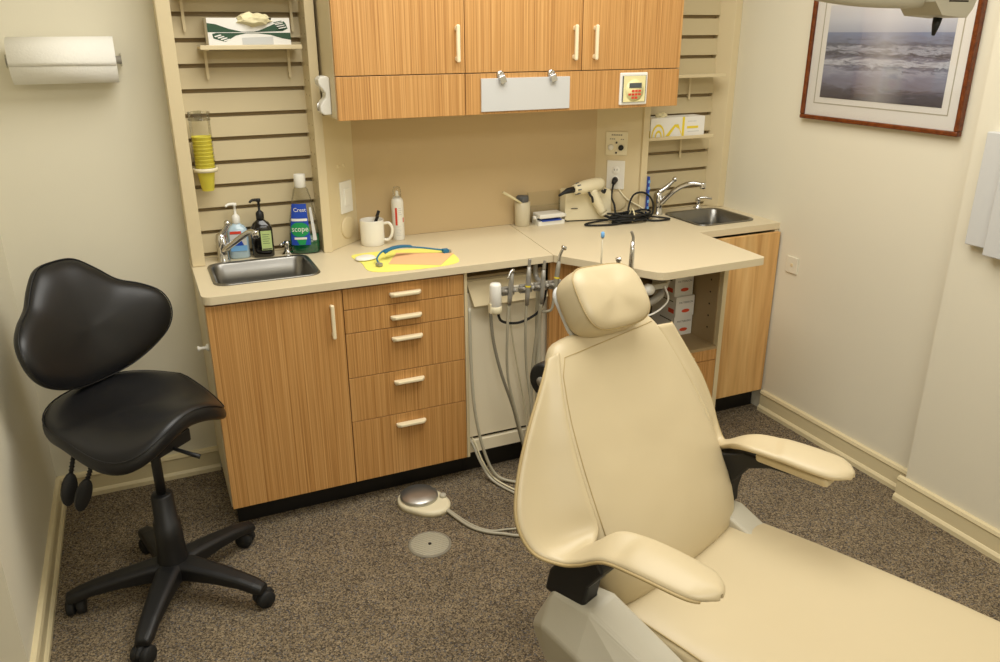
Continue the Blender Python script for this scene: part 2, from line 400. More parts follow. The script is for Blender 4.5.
sink('stainless steel sink set in the right counter beside the picture wall', 2.232, 2.752, .14, .132)

def faucet(label, bx, by, spout, ball, btop):
    t = thing('faucet', label, 'faucet', (bx, by, ZT))
    MB().lathe([(.024,0),(.024,.004),(.020,.010),(.019,.045),(.021,.05),(.021,.075),(.017,.095),(.008,.104),(.001,.105)], (bx, by, ZT), seg=20).build('body', CHROME, t)
    MB().tube(spout, [.0115]*3+[.009], 12, 5).build('spout', CHROME, t)
    e = V(spout[-1]); MB().lathe([(.0115,0),(.0125,.004),(.0125,.024),(.009,.026)], e+V((0,0,.008)), (0,0,-1), 14).build('aerator', CHROME, t)
    mb = MB(); mb.tube([btop, (V(btop)*.5+V(ball)*.5)+V((0,0,-.006)), ball], [.012,.008,.006], 10, 4); mb.ball(ball, .0115)
    mb.build('lever', CHROME, t)
faucet('chrome lever faucet with short spout at the left sink', .223, 2.893, [(.224,2.885,.905), (.262,2.835,.944), (.305,2.782,.985), (.324,2.757,.987)], (.248,2.875,1.003), (.222,2.892,.958))
faucet('chrome lever faucet with long spout at the right sink', 2.063, 2.896, [(2.066,2.885,.912), (2.10,2.82,.985), (2.135,2.77,1.015), (2.178,2.74,1.012)], (2.12,2.862,1.02), (2.06,2.892,.962))
def tap_pump(label, x, y, dx, dy):
    t = thing('soap_dispenser', label, 'soap dispenser', (x, y, ZT))
    MB().lathe([(.02,0),(.02,.004),(.011,.012),(.009,.03),(.012,.034),(.012,.046),(.008,.05)], (x, y, ZT), seg=18).build('body', CHROME, t)
    MB().tube([(x,y,ZT+.046),(x+dx*.5,y+dy*.5,ZT+.05),(x+dx,y+dy,ZT+.044)], .005, 8, 3).build('nozzle', CHROME, t)
tap_pump('small chrome soap dispenser set into the counter beside the mouthwash bottle', .447, 2.897, -.028, -.035)
tap_pump('small chrome soap dispenser set into the counter right of the right sink', 2.303, 2.922, .052, -.03)

# ------------------------------------------------------------------ base cabinets
def pull(x, y, z, parent, w=.056):
    mb = MB(); pts = [(-w,0),(w,0),(w,-.012),(w-.012,-.026),(-w+.012,-.026),(-w,-.012)]
    mb.prism([(x+a, y+b_) for a, b_ in pts], z-.0045, z+.0065)
    mb.box(x-w+.004, x+w-.004, y-.012, y, z-.011, z-.004)
    return mb.build('handle', PULL, parent, bevel=.003, seg=2)
t = thing('base_cabinet', 'oak base cabinet with one tall door under the left sink', 'cabinet', (.33, 2.75, 0))
MB().box(.116, .132, 2.516, YB, .1, .836).build('side_panel', CREAM, t)
MB().box(.5315, .5475, 2.516, YB, .1, .836).build('side_panel', CREAM, t)
MB().box(.132, .5315, 2.516, YB, .1, .116).build('bottom_panel', CREAM, t)
MB().box(.135, .5475, 2.568, 2.58, 0, .1).build('toe_kick', BLACKK, t)
d = MB().box(.119, .546, 2.497, 2.515, .1, .829).build('door', OAK, t, bevel=.001)
bar_handle('handle', (.507,2.497,.668), (.507,2.497,.788), (0,-1,0), d)
tag(setorigin(MB().lathe([(.012,0),(.012,.006),(.005,.01),(.005,.025),(.009,.03),(.009,.034)], (.116,2.545,.68), (-1,0,0), 12).build('coat_hook', WHITE), (.116,2.545,.68)), 'tiny white hook on the left end of the base cabinet', 'hook')
t = thing('drawer_cabinet', 'oak base cabinet with a stack of five drawers', 'cabinet', (.765, 2.75, 0))
MB().box(.5475, .981, 2.516, YB, .1, .836).build('carcass', CREAM, t)
MB().box(.981, .992, 2.497, YB, .1, .836).build('end_stile', CREAM, t)
MB().box(.5475, .992, 2.568, 2.58, 0, .1).build('toe_kick', BLACKK, t)
for z0, z1, hz in ((.757,.829,.792),(.6725,.7545,.709),(.5085,.67,.631),(.341,.506,.467),(.1,.3385,.299)):
    d = MB().box(.549, .979, 2.497, 2.515, z0, z1).build('drawer', OAK, t, bevel=.001)
    pull(.762, 2.497, hz, d)
# knee space with its removable panel and the pull-out tray
t = thing('access_panel', 'plain cream access panel with a bottom slot in the knee space', 'panel', (1.17, 2.56, 0))
mb = MB(); mb.box(.993, 1.345, 2.535, 2.55, .162, .745); mb.box(.993, 1.345, 2.548, 2.56, .14, .17, m=1); mb.box(.993, 1.345, 2.525, 2.55, .1, .148)
mb.build('panel', [PANELW, DARK], t)
MB().box(.993, 1.345, 2.568, 2.58, 0, .1).build('toe_kick', BLACKK, t)
tr = thing('pull_out_tray', 'cream tray tipped down under the counter edge behind the handpieces', 'tray', (1.15, 2.55, .75))
mb = MB(); mb.add([(1.004,2.535,.786),(1.318,2.535,.786),(1.318,2.50,.700),(1.02,2.50,.700),(1.004,2.55,.79),(1.318,2.55,.79),(1.318,2.512,.697),(1.02,2.512,.697)], [(0,1,2,3),(4,7,6,5),(0,4,5,1),(3,2,6,7),(0,3,7,4),(1,5,6,2)])
mb.build('front', CREAM, tr, bevel=.002); MB().box(1.004, 1.325, 2.552, 2.88, .79, .80).build('shelf', INNER, tr)
# corner unit: diagonal oak panel, open shelf, three drawers
t = thing('corner_cabinet', 'oak corner cabinet with an open shelf above three drawers', 'cabinet', (1.81, 2.65, 0))
MB().prism([(1.322,2.497),(1.36,2.497),(1.60,2.352),(1.60,2.376),(1.365,2.515),(1.322,2.515)], .1, .836).build('diagonal_panel', OAK, t)
MB().prism([(1.37,2.56),(1.60,2.42),(1.62,2.45),(1.38,2.60)], 0, .1).build('toe_kick', BLACKK, t)
MB().box(1.601, 1.62, 2.377, YB, .1, .836).build('side_panel', CREAM, t); MB().box(2.01, 2.03, 2.352, YB, .1, .836).build('side_panel', CREAM, t)
mb = MB(); mb.box(1.62, 2.01, 2.80, 2.81, .44, .836); mb.build('back_panel', INNER, t)
mb = MB(); mb.box(1.62, 2.01, 2.356, 2.80, .428, .44); mb.build('shelf_floor', INNER, t)
mb = MB(); mb.box(2.006, 2.01, 2.375, 2.80, .44, .836)
for yy in (2.42, 2.60):
    for k in range(6): mb.lathe([(.004,0),(.004,.0008)], (2.006, yy, .50+k*.05), (-1,0,0), 8, m=1)
mb.build('liner', [INNER, DARK], t)
for z0, z1 in ((.385,.428),(.212,.382),(.1,.209)):
    d = MB().box(1.602, 2.009, 2.352, 2.37, z0, z1).build('drawer', OAK, t, bevel=.001)
    pull(1.838, 2.352, (.405 if z1 > .4 else z1-.04), d)
MB().box(1.60, 2.03, 2.43, 2.44, 0, .1).build('toe_kick', BLACKK, t)
t = thing('base_cabinet', 'pale oak base cabinet under the right sink, against the right wall', 'cabinet', (2.23, 2.76, 0))
MB().box(2.031, 2.047, 2.534, YB, .1, .836).build('side_panel', CREAM, t)
MB().box(2.414, 2.43, 2.534, YB, .1, .836).build('side_panel', CREAM, t)
MB().box(2.047, 2.414, 2.534, YB, .1, .116).build('bottom_panel', CREAM, t)
MB().box(2.031, 2.428, 2.516, 2.533, .1, .830).build('door', OAKL, t, bevel=.001)
MB().box(2.031, 2.43, 2.575, 2.59, 0, .1).build('toe_kick', BLACKK, t)

# three little cartons in the open shelf
def carton_mesh(mb, x0, x1, y0, y1, z0, z1):
    mb.box(x0, x1, y0, y1, z0, z1)
    cx, cz, w, h = (x0+x1)/2, (z0+z1)/2, x1-x0, z1-z0
    mb.text('PATTERSON', .011, (cx+.004, y0-.0003, cz+h*.2), (1,0,0), (0,0,1), m=2, fit=w*.74)
    mb.add([(cx+.004+w*.22*math.cos(a*.3927), y0-.0006, cz-h*.22+h*.09*math.sin(a*.3927)) for a in range(16)], [tuple(range(16))], m=1)
    mb.box(x0-.0006, x0, y0+.012, y0+.05, z0+.012, z0+.03, m=1)
    mb.box(x0-.0006, x0, y0+.02, y0+.1, z0+.06, z0+.064, m=2)
for (x, y, z, lb) in ((1.912, 2.515, .4405, 'white and red carton on the shelf floor, lowest of three'), (1.908, 2.505, .5265, 'white and red carton, middle one of the stack in the open shelf'), (1.907, 2.52, .6125, 'white and red carton on top of the stack in the open shelf')):
    mb = MB(); carton_mesh(mb, x, x+.09, y, y+.16, z, z+.0855)
    tag(setorigin(mb.build('carton', [CARD, ORANGE, PRINT], bevel=.0008), (x+.045, y+.08, z)), lb, 'box', 'cartons in the open shelf')

# ------------------------------------------------------------------ shelves on the slat walls
def clip_shelf(label, x0, x1, z, brk, y0=2.84, drop=.105):
    t = thing('clip_shelf', label, 'shelf', ((x0+x1)/2, 2.95, z))
    mb = MB(); mb.box(x0, x1, y0, 2.953, z-.007, z); mb.box(x0, x1, y0-.002, y0+.002, z-.009, z+.005); mb.build('plate', CREAM, t, bevel=.0015)
    for x in brk:
        mb = MB(); w = .0045; zz = z-drop
        mb.add([(x-w,2.944,z-.006),(x+w,2.944,z-.006),(x+w,2.944,zz+.008),(x+w*.5,2.944,zz),(x-w*.5,2.944,zz),(x-w,2.944,zz+.008)]+[(x-w,2.9475,z-.006),(x+w,2.9475,z-.006),(x+w,2.9475,zz+.008),(x+w*.5,2.9475,zz),(x-w*.5,2.9475,zz),(x-w,2.9475,zz+.008)],
               [(0,1,2,3,4,5),(11,10,9,8,7,6)]+[(i,6+i,6+(i+1)%6,(i+1)%6) for i in range(6)])
        mb.box(x-w, x+w, y0+.004, 2.945, z-.012, z-.007); mb.box(x-w, x+w, 2.946, 2.958, zz+.012, zz+.020)
        mb.build('bracket', CREAM, t)
clip_shelf('narrow cream shelf holding the green-and-white glove box, left slat wall', .230, .552, 1.582, (.252, .523))
clip_shelf('narrow cream shelf at the very top of the left slat wall', .175, .56, 1.752, (.198, .545), drop=.125)
clip_shelf('narrow cream shelf holding the yellow-and-white box, right slat wall', 1.97, 2.308, 1.199, (2.20,), y0=2.862)
clip_shelf('empty narrow cream shelf beside the oak upper cabinet, right slat wall', 1.97, 2.345, 1.450, (2.225,), y0=2.862)

# glove boxes
t = thing('glove_box', 'white glove box printed with two green hands on the left shelf', 'box', (.389, 2.90, 1.583))
mb = MB(); X0, X1, Y0, Z0, Z1 = .259, .519, 2.85, 1.583, 1.669
mb.box(X0, X1, Y0, 2.95, Z0, Z1)
P = lambda x, z: (X0+x*(X1-X0), Y0-.0007, Z0+z*(Z1-Z0))
mb.poly([P(0,.82),P(.1,.78),P(.25,.62),P(.4,.52),P(.52,.5),P(.62,.56),P(.72,.68),P(.8,.78),P(.93,.88),P(.95,.80),P(.97,.62),P(.9,.53),P(0,.50)], m=1)
mb.poly([P(1,.22),P(.9,.27),P(.75,.4),P(.6,.455),P(.45,.455),P(.33,.38),P(.2,.16),P(.06,.28),P(.05,.44),P(.1,.475),P(1,.475)], m=1)
for q in range(4):
    a = .80+q*.012; z = .87-q*.09
    mb.poly([P(a,z-.02),P(a+.10,z+.035),P(a+.105,z+.01),P(a+.005,z-.05)], m=0 if q else 1)
    a = .07+q*.035; z = .36-q*.05
    mb.poly([(p[0],p[1]-.0004,p[2]) for p in (P(a,z),P(a+.075,z+.06),P(a+.09,z+.03),P(a+.015,z-.035))], m=0)
for q in range(3):
    a = .815+q*.02; z = .80-q*.07
    mb.poly([(p[0],p[1]-.0004,p[2]) for p in (P(a,z-.02),P(a+.10,z+.035),P(a+.10,z+.005),P(a+.005,z-.05))], m=0)
mb.poly([P(.4,.06),P(.78,.06),P(.78,.34),P(.4,.30)], m=2)
mb.box(X1, X1+.0006, Y0+.002, 2.948, Z0+.01, Z0+.06, m=1)
mb.build('carton', [CARD, DGREEN, GREYT], t, bevel=.0008)
mb = MB(); mb.add([P(.36,1.0),P(.36,.96),P(.42,.84),P(.5,.78),P(.7,.78),P(.76,.86),P(.78,1.0)]+[(.33,Y0+.055,Z1+.0004),(.47,Y0+.055,Z1+.0004)], [(0,1,2,3,4,5,6),(0,6,8,7)]); mb.build('opening', DARK, t)
def tuft(label, c, w, h, n, seed):
    rnd = random.Random(seed); mb = MB(); rings = []
    for i in range(9):
        a = i/8; rr_ = math.sin(math.pi*(.12+.88*(1-a)))**.6 if a < 1 else .05
        rings.append([V(c)+V((w*rr_*math.cos(2*math.pi*k/n)*(1+rnd.uniform(-.4,.4)), w*.5*rr_*math.sin(2*math.pi*k/n)*(1+rnd.uniform(-.5,.5)), h*a+rnd.uniform(-.4,.4)*h*(.3+a))) for k in range(n)])
    mb.loft(rings)
    return tag(setorigin(mb.build('glove', GLOVE, sub=1), c), label, 'glove')
tuft('crumpled cream glove poking out of the green-and-white glove box', (.405, 2.853, 1.640), .058, .040, 18, 3)
t = thing('glove_box', 'white box with yellow print on the right slat wall shelf', 'box', (2.12, 2.91, 1.2))
mb = MB(); X0, X1, Y0, Z0, Z1 = 1.985, 2.262, 2.872, 1.2005, 1.282
mb.box(X0, X1, Y0, 2.952, Z0, Z1)
mb.box(X0+.16, X0+.172, Y0-.0006, Y0, Z0, Z1, m=1)
def arcband(cx, r0, r1):
    pts = [P2(cx+r1*math.cos(math.radians(a)), r1*1.6*math.sin(math.radians(a))) for a in range(0,181,15)]+[P2(cx+r0*math.cos(math.radians(a)), r0*1.6*math.sin(math.radians(a))) for a in range(180,-1,-15)]
    n = len(pts)//2; mb.add(pts, [(i, i+1, 2*n-2-i, 2*n-1-i) for i in range(n-1)], m=1)
P2 = lambda x, z: (X0+x, Y0-.0006, Z0+.002+z)
arcband(.038, .028, .034); arcband(.04, .012, .018)
mb.poly([P2(.075,.002),P2(.095,.002),P2(.125,.04),P2(.145,.03),P2(.158,.002),P2(.158,.012),P2(.14,.05),P2(.12,.05)], m=1)
mb.box(X0-.0006, X0, Y0+.0, 2.952, Z0, Z0+.03, m=1)
mb.box(X0+.186, X0+.245, Y0-.0006, Y0, Z0+.032, Z0+.042, m=1)
for k in range(6): mb.box(X0+.190+k*.0075, X0+.195+k*.0075, Y0-.0006, Y0, Z0+.060, Z0+.064, m=3)
mb.box(X0+.19, X0+.25, Y0-.0006, Y0, Z0+.018, Z0+.021, m=3)
mb.build('carton', [CARD, YPRINT, PRINT, GREYT], t, bevel=.0008)
tuft('crumpled cream glove poking out of the yellow-and-white box', (2.055, 2.90, 1.276), .03, .024, 12, 5)

# cup dispenser with a stack of yellow cups
t = thing('cup_dispenser', 'clear tube cup dispenser on the left slat wall full of yellow cups', 'dispenser', (.2, 2.9, 1.14))
cx, cy = .202, 2.895
MB().lathe([(.034,1.186),(.034,1.378)], (cx, cy, 0), seg=28, cap=False).build('tube', CLEAR, t)
mb = MB(); mb.lathe([(.0345,1.183),(.040,1.183),(.040,1.196),(.0345,1.196),(.0345,1.183)], (cx, cy, 0), seg=28, cap=False); mb.box(cx-.012, cx+.012, cy+.036, 2.956, 1.184, 1.195); mb.build('ring', IVORY, t)
mb = MB(); mb.lathe([(.0342,1.352),(.036,1.352),(.036,1.357),(.0342,1.357)], (cx, cy, 0), seg=28); mb.lathe([(.0342,1.374),(.036,1.374),(.036,1.379),(.0342,1.379)], (cx, cy, 0), seg=28, cap=False); mb.box(cx-.012, cx+.012, cy+.034, 2.956, 1.352, 1.379); mb.build('collar', CLEAR, t)
cup = MB(); cup.lathe([(.019,0),(.020,.001),(.0305,.078),(.032,.079),(.032,.082),(.030,.082),(.0195,.004),(.001,.004)], (cx, cy, 1.118), seg=24)
c0 = setorigin(cup.build('paper_cup', CUPY), (cx, cy, 1.118))
tag(c0, 'yellow cup hanging lowest below the dispenser ring', 'cup', 'yellow cups in the dispenser')
for k in range(1, 9):
    c = c0.copy(); COL.objects.link(c); c.location.z = 1.118+k*.0125
    c['label'] = 'yellow cup nested in the stack inside the clear dispenser tube'

# paper towel on the back wall
t = thing('paper_towel_holder', 'clear wall-mounted paper towel holder on the left part of the back wall', 'holder', (-.17, 2.99, 1.545))
mb = MB()
for x in (-.326, -.010): mb.obox((x+.004, 2.958, 1.545), ((1,0,0),(0,1,0),(0,0,1)), (.0025, .036, .02))
mb.build('end_bracket', CLEAR, t, bevel=.002)
MB().tube([(-.324,2.925,1.545),(-.004,2.925,1.545)], .012, 12).build('spindle', GREYM, t)
t = thing('paper_towel_roll', 'white paper towel roll on the wall holder', 'paper towel', (-.17, 2.925, 1.545))
mb = MB(); prof = []
for k in range(40):
    a = math.radians(90-k*9.0); r_ = .068 if k < 40 else .068
    prof.append((r_*math.cos(a), r_*math.sin(a)))
mb.loft([[(x, 2.925+a, 1.545+b_) for a, b_ in prof] for x in (-.312, -.02)]); mb.build('roll', PAPER, t)
mb = MB(); rows = []
for k in range(14):
    a = math.radians(70+k*9.3); rows.append([(x, 2.925+.0695*math.cos(a), 1.545+.0695*math.sin(a)) for x in (-.3125, -.0195)])
mb.loft(rows, closed=False); mb.build('loose_sheet', PAPER, t, solid=.0012)

# ------------------------------------------------------------------ outlets and switch plates
def plate(name, label, cat, c, right, w, h, mt=IVORY, details=None, d=.006):
    right = V(right).normalized(); up = V((0,0,1)); nrm = right.cross(up)  # right x up points to the viewer
    t = thing(name, label, cat, c)
    MB().obox(V(c)+nrm*d/2, (right, up, nrm), (w/2, h/2, d/2)).build('cover_plate', mt, t, bevel=.002)
    if details: details(t, V(c), right, up, nrm)
    return t
aL = (.1315, .120, 0); aR = (.146, -.120, 0)
nL = V(aL).normalized(); nR = V(aR).normalized()
def onL(s, z): p = V((.603,2.865,0))+V(aL)*s; return (p.x, p.y, z)
def onR(s, z): p = V((1.79,2.985,0))+V(aR)*s; return (p.x, p.y, z)
def rocker(t, c, R_, U, N_):
    MB().obox(c+N_*.007, (R_, U, N_), (.0165, .033, .003)).build('switch', WHITE, t, bevel=.002)
plate('switch_plate', 'white rocker switch plate on the left angled panel above the mug', 'switch', onL(.62, 1.048), aL, .075, .118, WHITE, rocker)
def duplex(t, c, R_, U, N_):
    mb = MB()
    for s in (-1, 1):
        mb.lathe([(.0165,0),(.0165,.003),(.015,.004)], c+U*s*.02+N_*.005, N_, 18)
        for q in (-1, 1): mb.obox(c+U*(s*.02+.003)+R_*q*.006+N_*.0092, (R_, U, N_), (.001, .004, .0006), m=1)
    mb.build('socket', [WHITE, DARK], t)
plate('power_outlet', 'white power outlet on the right angled panel with a black cord plugged in', 'outlet', onR(.47, 1.048), aR, .076, .122, WHITE, duplex)
def ctrl(t, c, R_, U, N_):
    mb = MB()
    for k in range(6): mb.obox(c+U*.036+R_*(k-2.5)*.0078+N_*.006, (R_, U, N_), (.0028, .003, .0003), m=1)
    for k in range(3): mb.obox(c+U*.019+R_*(-.026+k*.008)+N_*.006, (R_, U, N_), (.0028, .002, .0003), m=1)
    for k in range(2): mb.obox(c+U*.018+R_*(.02+k*.008)+N_*.006, (R_, U, N_), (.0028, .002, .0003), m=1)
    mb.lathe([(.004,0),(.004,.003)], c+U*.004+N_*.006, N_, 10); mb.lathe([(.004,0),(.004,.003)], c-U*.038+N_*.006, N_, 10); mb.build('markings', [PRINT, TUBED], t)
    MB().lathe([(.011,0),(.011,.01),(.006,.014)], c+R_*.02-U*.016+N_*.006, N_, 16).build('button', BLACKP, t)
    MB().lathe([(.012,0),(.012,.005),(.008,.007)], c-R_*.024-U*.016+N_*.006, N_, 16).build('indicator', WHITE, t)
plate('control_plate', 'ivory control plate with a black button above the power outlet', 'control', onR(.46, 1.18), aR, .092, .097, IVORY, ctrl)
for lb, c, R_ in (('round cream cover plate under the switch on the left angled panel', onL(.62, .933), aL), ('round cream cover plate behind the black cord on the right angled panel', onR(.52, .935), aR)):
    nrm = V(R_).normalized().cross(V((0,0,1)))
    ob = MB().lathe([(.043,0),(.043,.004),(.038,.007),(.0,.008)], V(c), nrm, 32).build('round_cover', CREAM)
    tag(setorigin(ob, c), lb, 'cover plate')
for k, s in enumerate((.42, .62)):
    ob = MB().lathe([(.006,0),(.006,.002),(.0,.003)], V(onL(s, 1.165)), nL.cross(V((0,0,1))), 12).build('screw_cap', PULL)
    tag(setorigin(ob, onL(s, 1.165)), ('tiny cream screw cap, left one of two above the switch', 'tiny cream screw cap, right one of two above the switch')[k], 'screw cap')
def phone(t, c, R_, U, N_): MB().obox(c+N_*.0065, (R_, U, N_), (.007, .007, .001)).build('jack', CREAM, t, bevel=.001)
plate('wall_jack', 'small cream jack plate low on the right wall beside the cabinet', 'outlet', (XR, 2.435, .705), (0,-1,0), .062, .07, WALL, phone)
# white box at the right edge
t = thing('wall_box', 'pale grey box mounted on the right wall beyond the framed picture', 'box', (XR-.055, 1.48, .98))
MB().box(2.352, XR-.055, 1.30, 1.642, .99, 1.338).build('back_box', GREYT, t, bevel=.003)
MB().box(2.338, 2.353, 1.20, 1.568, .972, 1.325).build('front_panel', GREYT, t, bevel=.003)

# ------------------------------------------------------------------ framed seascape
SEA = mat('seascape_print', (1,1,1,1), .6); nt = SEA.node_tree; b = nt.nodes['Principled BSDF']; L = nt.links.new
tc = nt.nodes.new('ShaderNodeTexCoord'); sx = nt.nodes.new('ShaderNodeSeparateXYZ'); L(tc.outputs['Generated'], sx.inputs[0])
mp = nt.nodes.new('ShaderNodeMapping'); mp.inputs['Scale'].default_value = (1, 2.6, 9)
no = nt.nodes.new('ShaderNodeTexNoise'); no.inputs['Scale'].default_value = 2.0; no.inputs['Detail'].default_value = 9; no.inputs['Roughness'].default_value = .68; no.inputs['Distortion'].default_value = .9
L(tc.outputs['Generated'], mp.inputs[0]); L(mp.outputs[0], no.inputs['Vector'])
mad = nt.nodes.new('ShaderNodeMath'); mad.operation = 'MULTIPLY_ADD'; mad.inputs[1].default_value = .30; L(no.outputs['Fac'], mad.inputs[0])
sb = nt.nodes.new('ShaderNodeMath'); sb.operation = 'SUBTRACT'; sb.inputs[1].default_value = .15; L(sx.outputs['Z'], sb.inputs[0]); L(sb.outputs[0], mad.inputs[2])
rp = ramp(nt, [(0, srgb(74,72,80)), (.10, srgb(88,86,98)), (.15, srgb(122,122,140)), (.24, srgb(132,134,156)), (.32, srgb(160,164,184)), (.36, srgb(98,100,120)), (.40, srgb(200,204,216)), (.44, srgb(128,130,150)), (.49, srgb(74,76,88)), (.54, srgb(176,180,196)), (.58, srgb(96,100,116)), (.64, srgb(128,136,160)), (.70, srgb(134,146,176))])
L(mad.outputs[0], rp.inputs[0])
rs = ramp(nt, [(.72, srgb(176,182,198)), (.85, srgb(206,210,220)), (1, srgb(222,222,226))]); L(sx.outputs['Z'], rs.inputs[0])
gt = nt.nodes.new('ShaderNodeMath'); gt.operation = 'GREATER_THAN'; gt.inputs[1].default_value = .715; L(sx.outputs['Z'], gt.inputs[0])
mx = nt.nodes.new('ShaderNodeMix'); mx.data_type = 'RGBA'; L(gt.outputs[0], mx.inputs[0]); L(rp.outputs[0], mx.inputs[6]); L(rs.outputs[0], mx.inputs[7])
# glint of sun on the water: bright column in the middle
ab = nt.nodes.new('ShaderNodeMath'); ab.operation = 'SUBTRACT'; ab.inputs[1].default_value = .5; L(sx.outputs['Y'], ab.inputs[0])
a2 = nt.nodes.new('ShaderNodeMath'); a2.operation = 'ABSOLUTE'; L(ab.outputs[0], a2.inputs[0])
rg = ramp(nt, [(0, (.45,.45,.45,1)), (.22, (0,0,0,1))]); L(a2.outputs[0], rg.inputs[0])
ad = nt.nodes.new('ShaderNodeMix'); ad.data_type = 'RGBA'; ad.blend_type = 'SCREEN'; ad.inputs[0].default_value = .6; L(mx.outputs[2], ad.inputs[6]); L(rg.outputs[0], ad.inputs[7])
L(ad.outputs[2], b.inputs['Base Color'])
FRAME = wood('mahogany_frame', srgb(92, 42, 14), srgb(108, 52, 18), srgb(124, 62, 24), 60, 60, .25)
t = thing('framed_picture', 'framed print of grey ocean waves in a mahogany frame on the right wall', 'picture', (XR, 2.135, 1.3))
y0, y1, z0, z1 = 1.785, 2.478, 1.302, 1.79
mb = MB(); fw = .016
for (a, b_, c, d_) in ((y0, y1, z0, z0+fw), (y0, y1, z1-fw, z1), (y0, y0+fw, z0+fw, z1-fw), (y1-fw, y1, z0+fw, z1-fw)): mb.box(XR-.026, XR, a, b_, c, d_)
mb.build('frame', FRAME, t, bevel=.004)
mb = MB(); mb.box(XR-.014, XR-.012, y0+fw, y1-fw, z0+fw, z1-fw)
ly0, ly1, lz0, lz1 = 1.842, 2.42, 1.366, 1.725
for (a, b_, c, d_) in ((ly0-.004, ly1+.004, lz0-.004, lz0), (ly0-.004, ly1+.004, lz1, lz1+.004), (ly0-.004, ly0, lz0, lz1), (ly1, ly1+.004, lz0, lz1)): mb.box(XR-.0146, XR-.014, a, b_, c, d_, m=1)
mb.build('mat_board', [CARD, TUBE], t)
MB().box(XR-.0152, XR-.0141, 1.866, 2.396, 1.386, 1.712).build('print', SEA, t)
MB().box(XR-.020, XR-.0185, y0+fw, y1-fw, z0+fw, z1-fw).build('glazing', GLASS, t)

# ------------------------------------------------------------------ things on the left counter
def pump_bottle(label, cx, cy, w, d, h, ang, body, cap, neck, pumph, lab):
    t = thing('pump_bottle', label, 'bottle', (cx, cy, ZT)); Rz = Matrix.Rotation(ang, 4, 'Z')
    X = Matrix.Translation((cx, cy, ZT))@Rz
    ring = lambda s, z, e=1: [V((s*w*math.copysign(abs(math.cos(a))**.55, math.cos(a)), s*d*math.copysign(abs(math.sin(a))**.55, math.sin(a))*e, z)) for a in [2*math.pi*k/28 for k in range(28)]]
    mb = MB(); mb.xf = X
    mb.loft([ring(.9,.001), ring(1,.006), ring(1,h*.72), ring(.93,h*.82), ring(.7,h*.92), ring(.42,h*.97), ring(.36,h)])
    mb.build('body', body, t)
    if lab: lab(t, X)
    mb = MB(); mb.xf = X
    mb.lathe([(neck,h-.002),(neck*1.15,h+.004),(neck*1.15,h+.024),(neck*.7,h+.03),(.0045,h+.033),(.0045,h+pumph),(.008,h+pumph+.002),(.008,h+pumph+.012),(.001,h+pumph+.013)], (0,0,0), seg=18)
    mb.tube([(0,0,h+pumph+.008),(-.02,-.012,h+pumph+.01),(-.03,-.019,h+pumph+.004)], [.006,.005,.004], 8, 3)
    mb.build('pump', cap, t); return t
def lab_black(t, X):
    mb = MB(); mb.xf = X; Y = -.0265
    mb.box(-.004, .032, Y-.001, Y, .028, .098); mb.box(-.002, .03, Y-.0016, Y-.001, .030, .034, m=1)
    for k in range(5): mb.box(.001, .026-.004*(k%2), Y-.0014, Y-.001, .052+k*.008, .0535+k*.008, m=2)
    mb.build('paper_label', [GREENL, PRINT, DGREEN], t)
pump_bottle('black pump bottle with a pale green label behind the left sink', .364, 2.905, .038, .026, .135, math.radians(-8), AMBER, BLACKP, .012, .062, lab_black)
def lab_gel(t, X):
    mb = MB(); mb.xf = X; Y = -.0285
    mb.box(-.028, .028, Y-.001, Y, .03, .09); mb.box(-.026, .012, Y-.0016, Y-.001, .092, .102, m=1)
    mb.box(-.028, .028, Y-.0016, Y-.001, .03, .05, m=2); mb.poly([(-.018,Y-.002,.05),(.018,Y-.002,.05),(.004,Y-.002,.082),(-.004,Y-.002,.082)], m=3)
    mb.build('paper_label', [GREYT, RED, BLUEP, BLUEL], t)
pump_bottle('clear hand sanitizer bottle with white pump behind the left faucet', .283, 2.925, .036, .028, .125, math.radians(-6), GEL, WHITE, .012, .06, lab_gel)

# mouthwash bottle
mx_, my_ = .513, 2.895
t = thing('mouthwash_bottle', 'large clear mouthwash bottle with white cap, blue label and green liquid', 'bottle', (mx_, my_, ZT))
ang = math.radians(-14); X = Matrix.Translation((mx_, my_, ZT))@Matrix.Rotation(ang, 4, 'Z')
prof = [(.050,.028,.0),(.054,.031,.006),(.055,.031,.03),(.053,.030,.08),(.049,.029,.12),(.042,.027,.16),(.034,.024,.20),(.026,.021,.232),(.0175,.0175,.245),(.0175,.0175,.252)]
def mring(a, b_, z, e=.75): return [V((a*math.copysign(abs(math.cos(q))**e, math.cos(q)), b_*math.copysign(abs(math.sin(q))**e, math.sin(q)), z)) for q in [2*math.pi*k/32 for k in range(32)]]
mb = MB(); mb.xf = X; mb.loft([mring(*p) for p in prof]); mb.build('bottle', CLEAR, t)
mb = MB(); mb.xf = X; mb.loft([mring(a-.002, b_-.002, z+(.002 if z == 0 else 0)) for a, b_, z in prof if z < .07]+[mring(.052,.029,.07)]); mb.build('liquid', LIQ, t)
mb = MB(); mb.xf = X; mb.lathe([(.019,.240),(.0205,.243),(.0205,.284),(.019,.287),(.0,.288)], (0,0,0), seg=28); mb.build('cap', WHITE, t)
def msurf(x, z, off=.0012):
    for i in range(len(prof)-1):
        if prof[i][2] <= z <= prof[i+1][2]: k = (z-prof[i][2])/(prof[i+1][2]-prof[i][2]); break
    a = prof[i][0]+(prof[i+1][0]-prof[i][0])*k+off; b_ = prof[i][1]+(prof[i+1][1]-prof[i][1])*k+off
    c = max(-1, min(1, x/a)); c = math.copysign(abs(c)**(1/.75), c); s_ = math.sqrt(max(0, 1-c*c))
    return V((x, -b_*s_**.75, z))
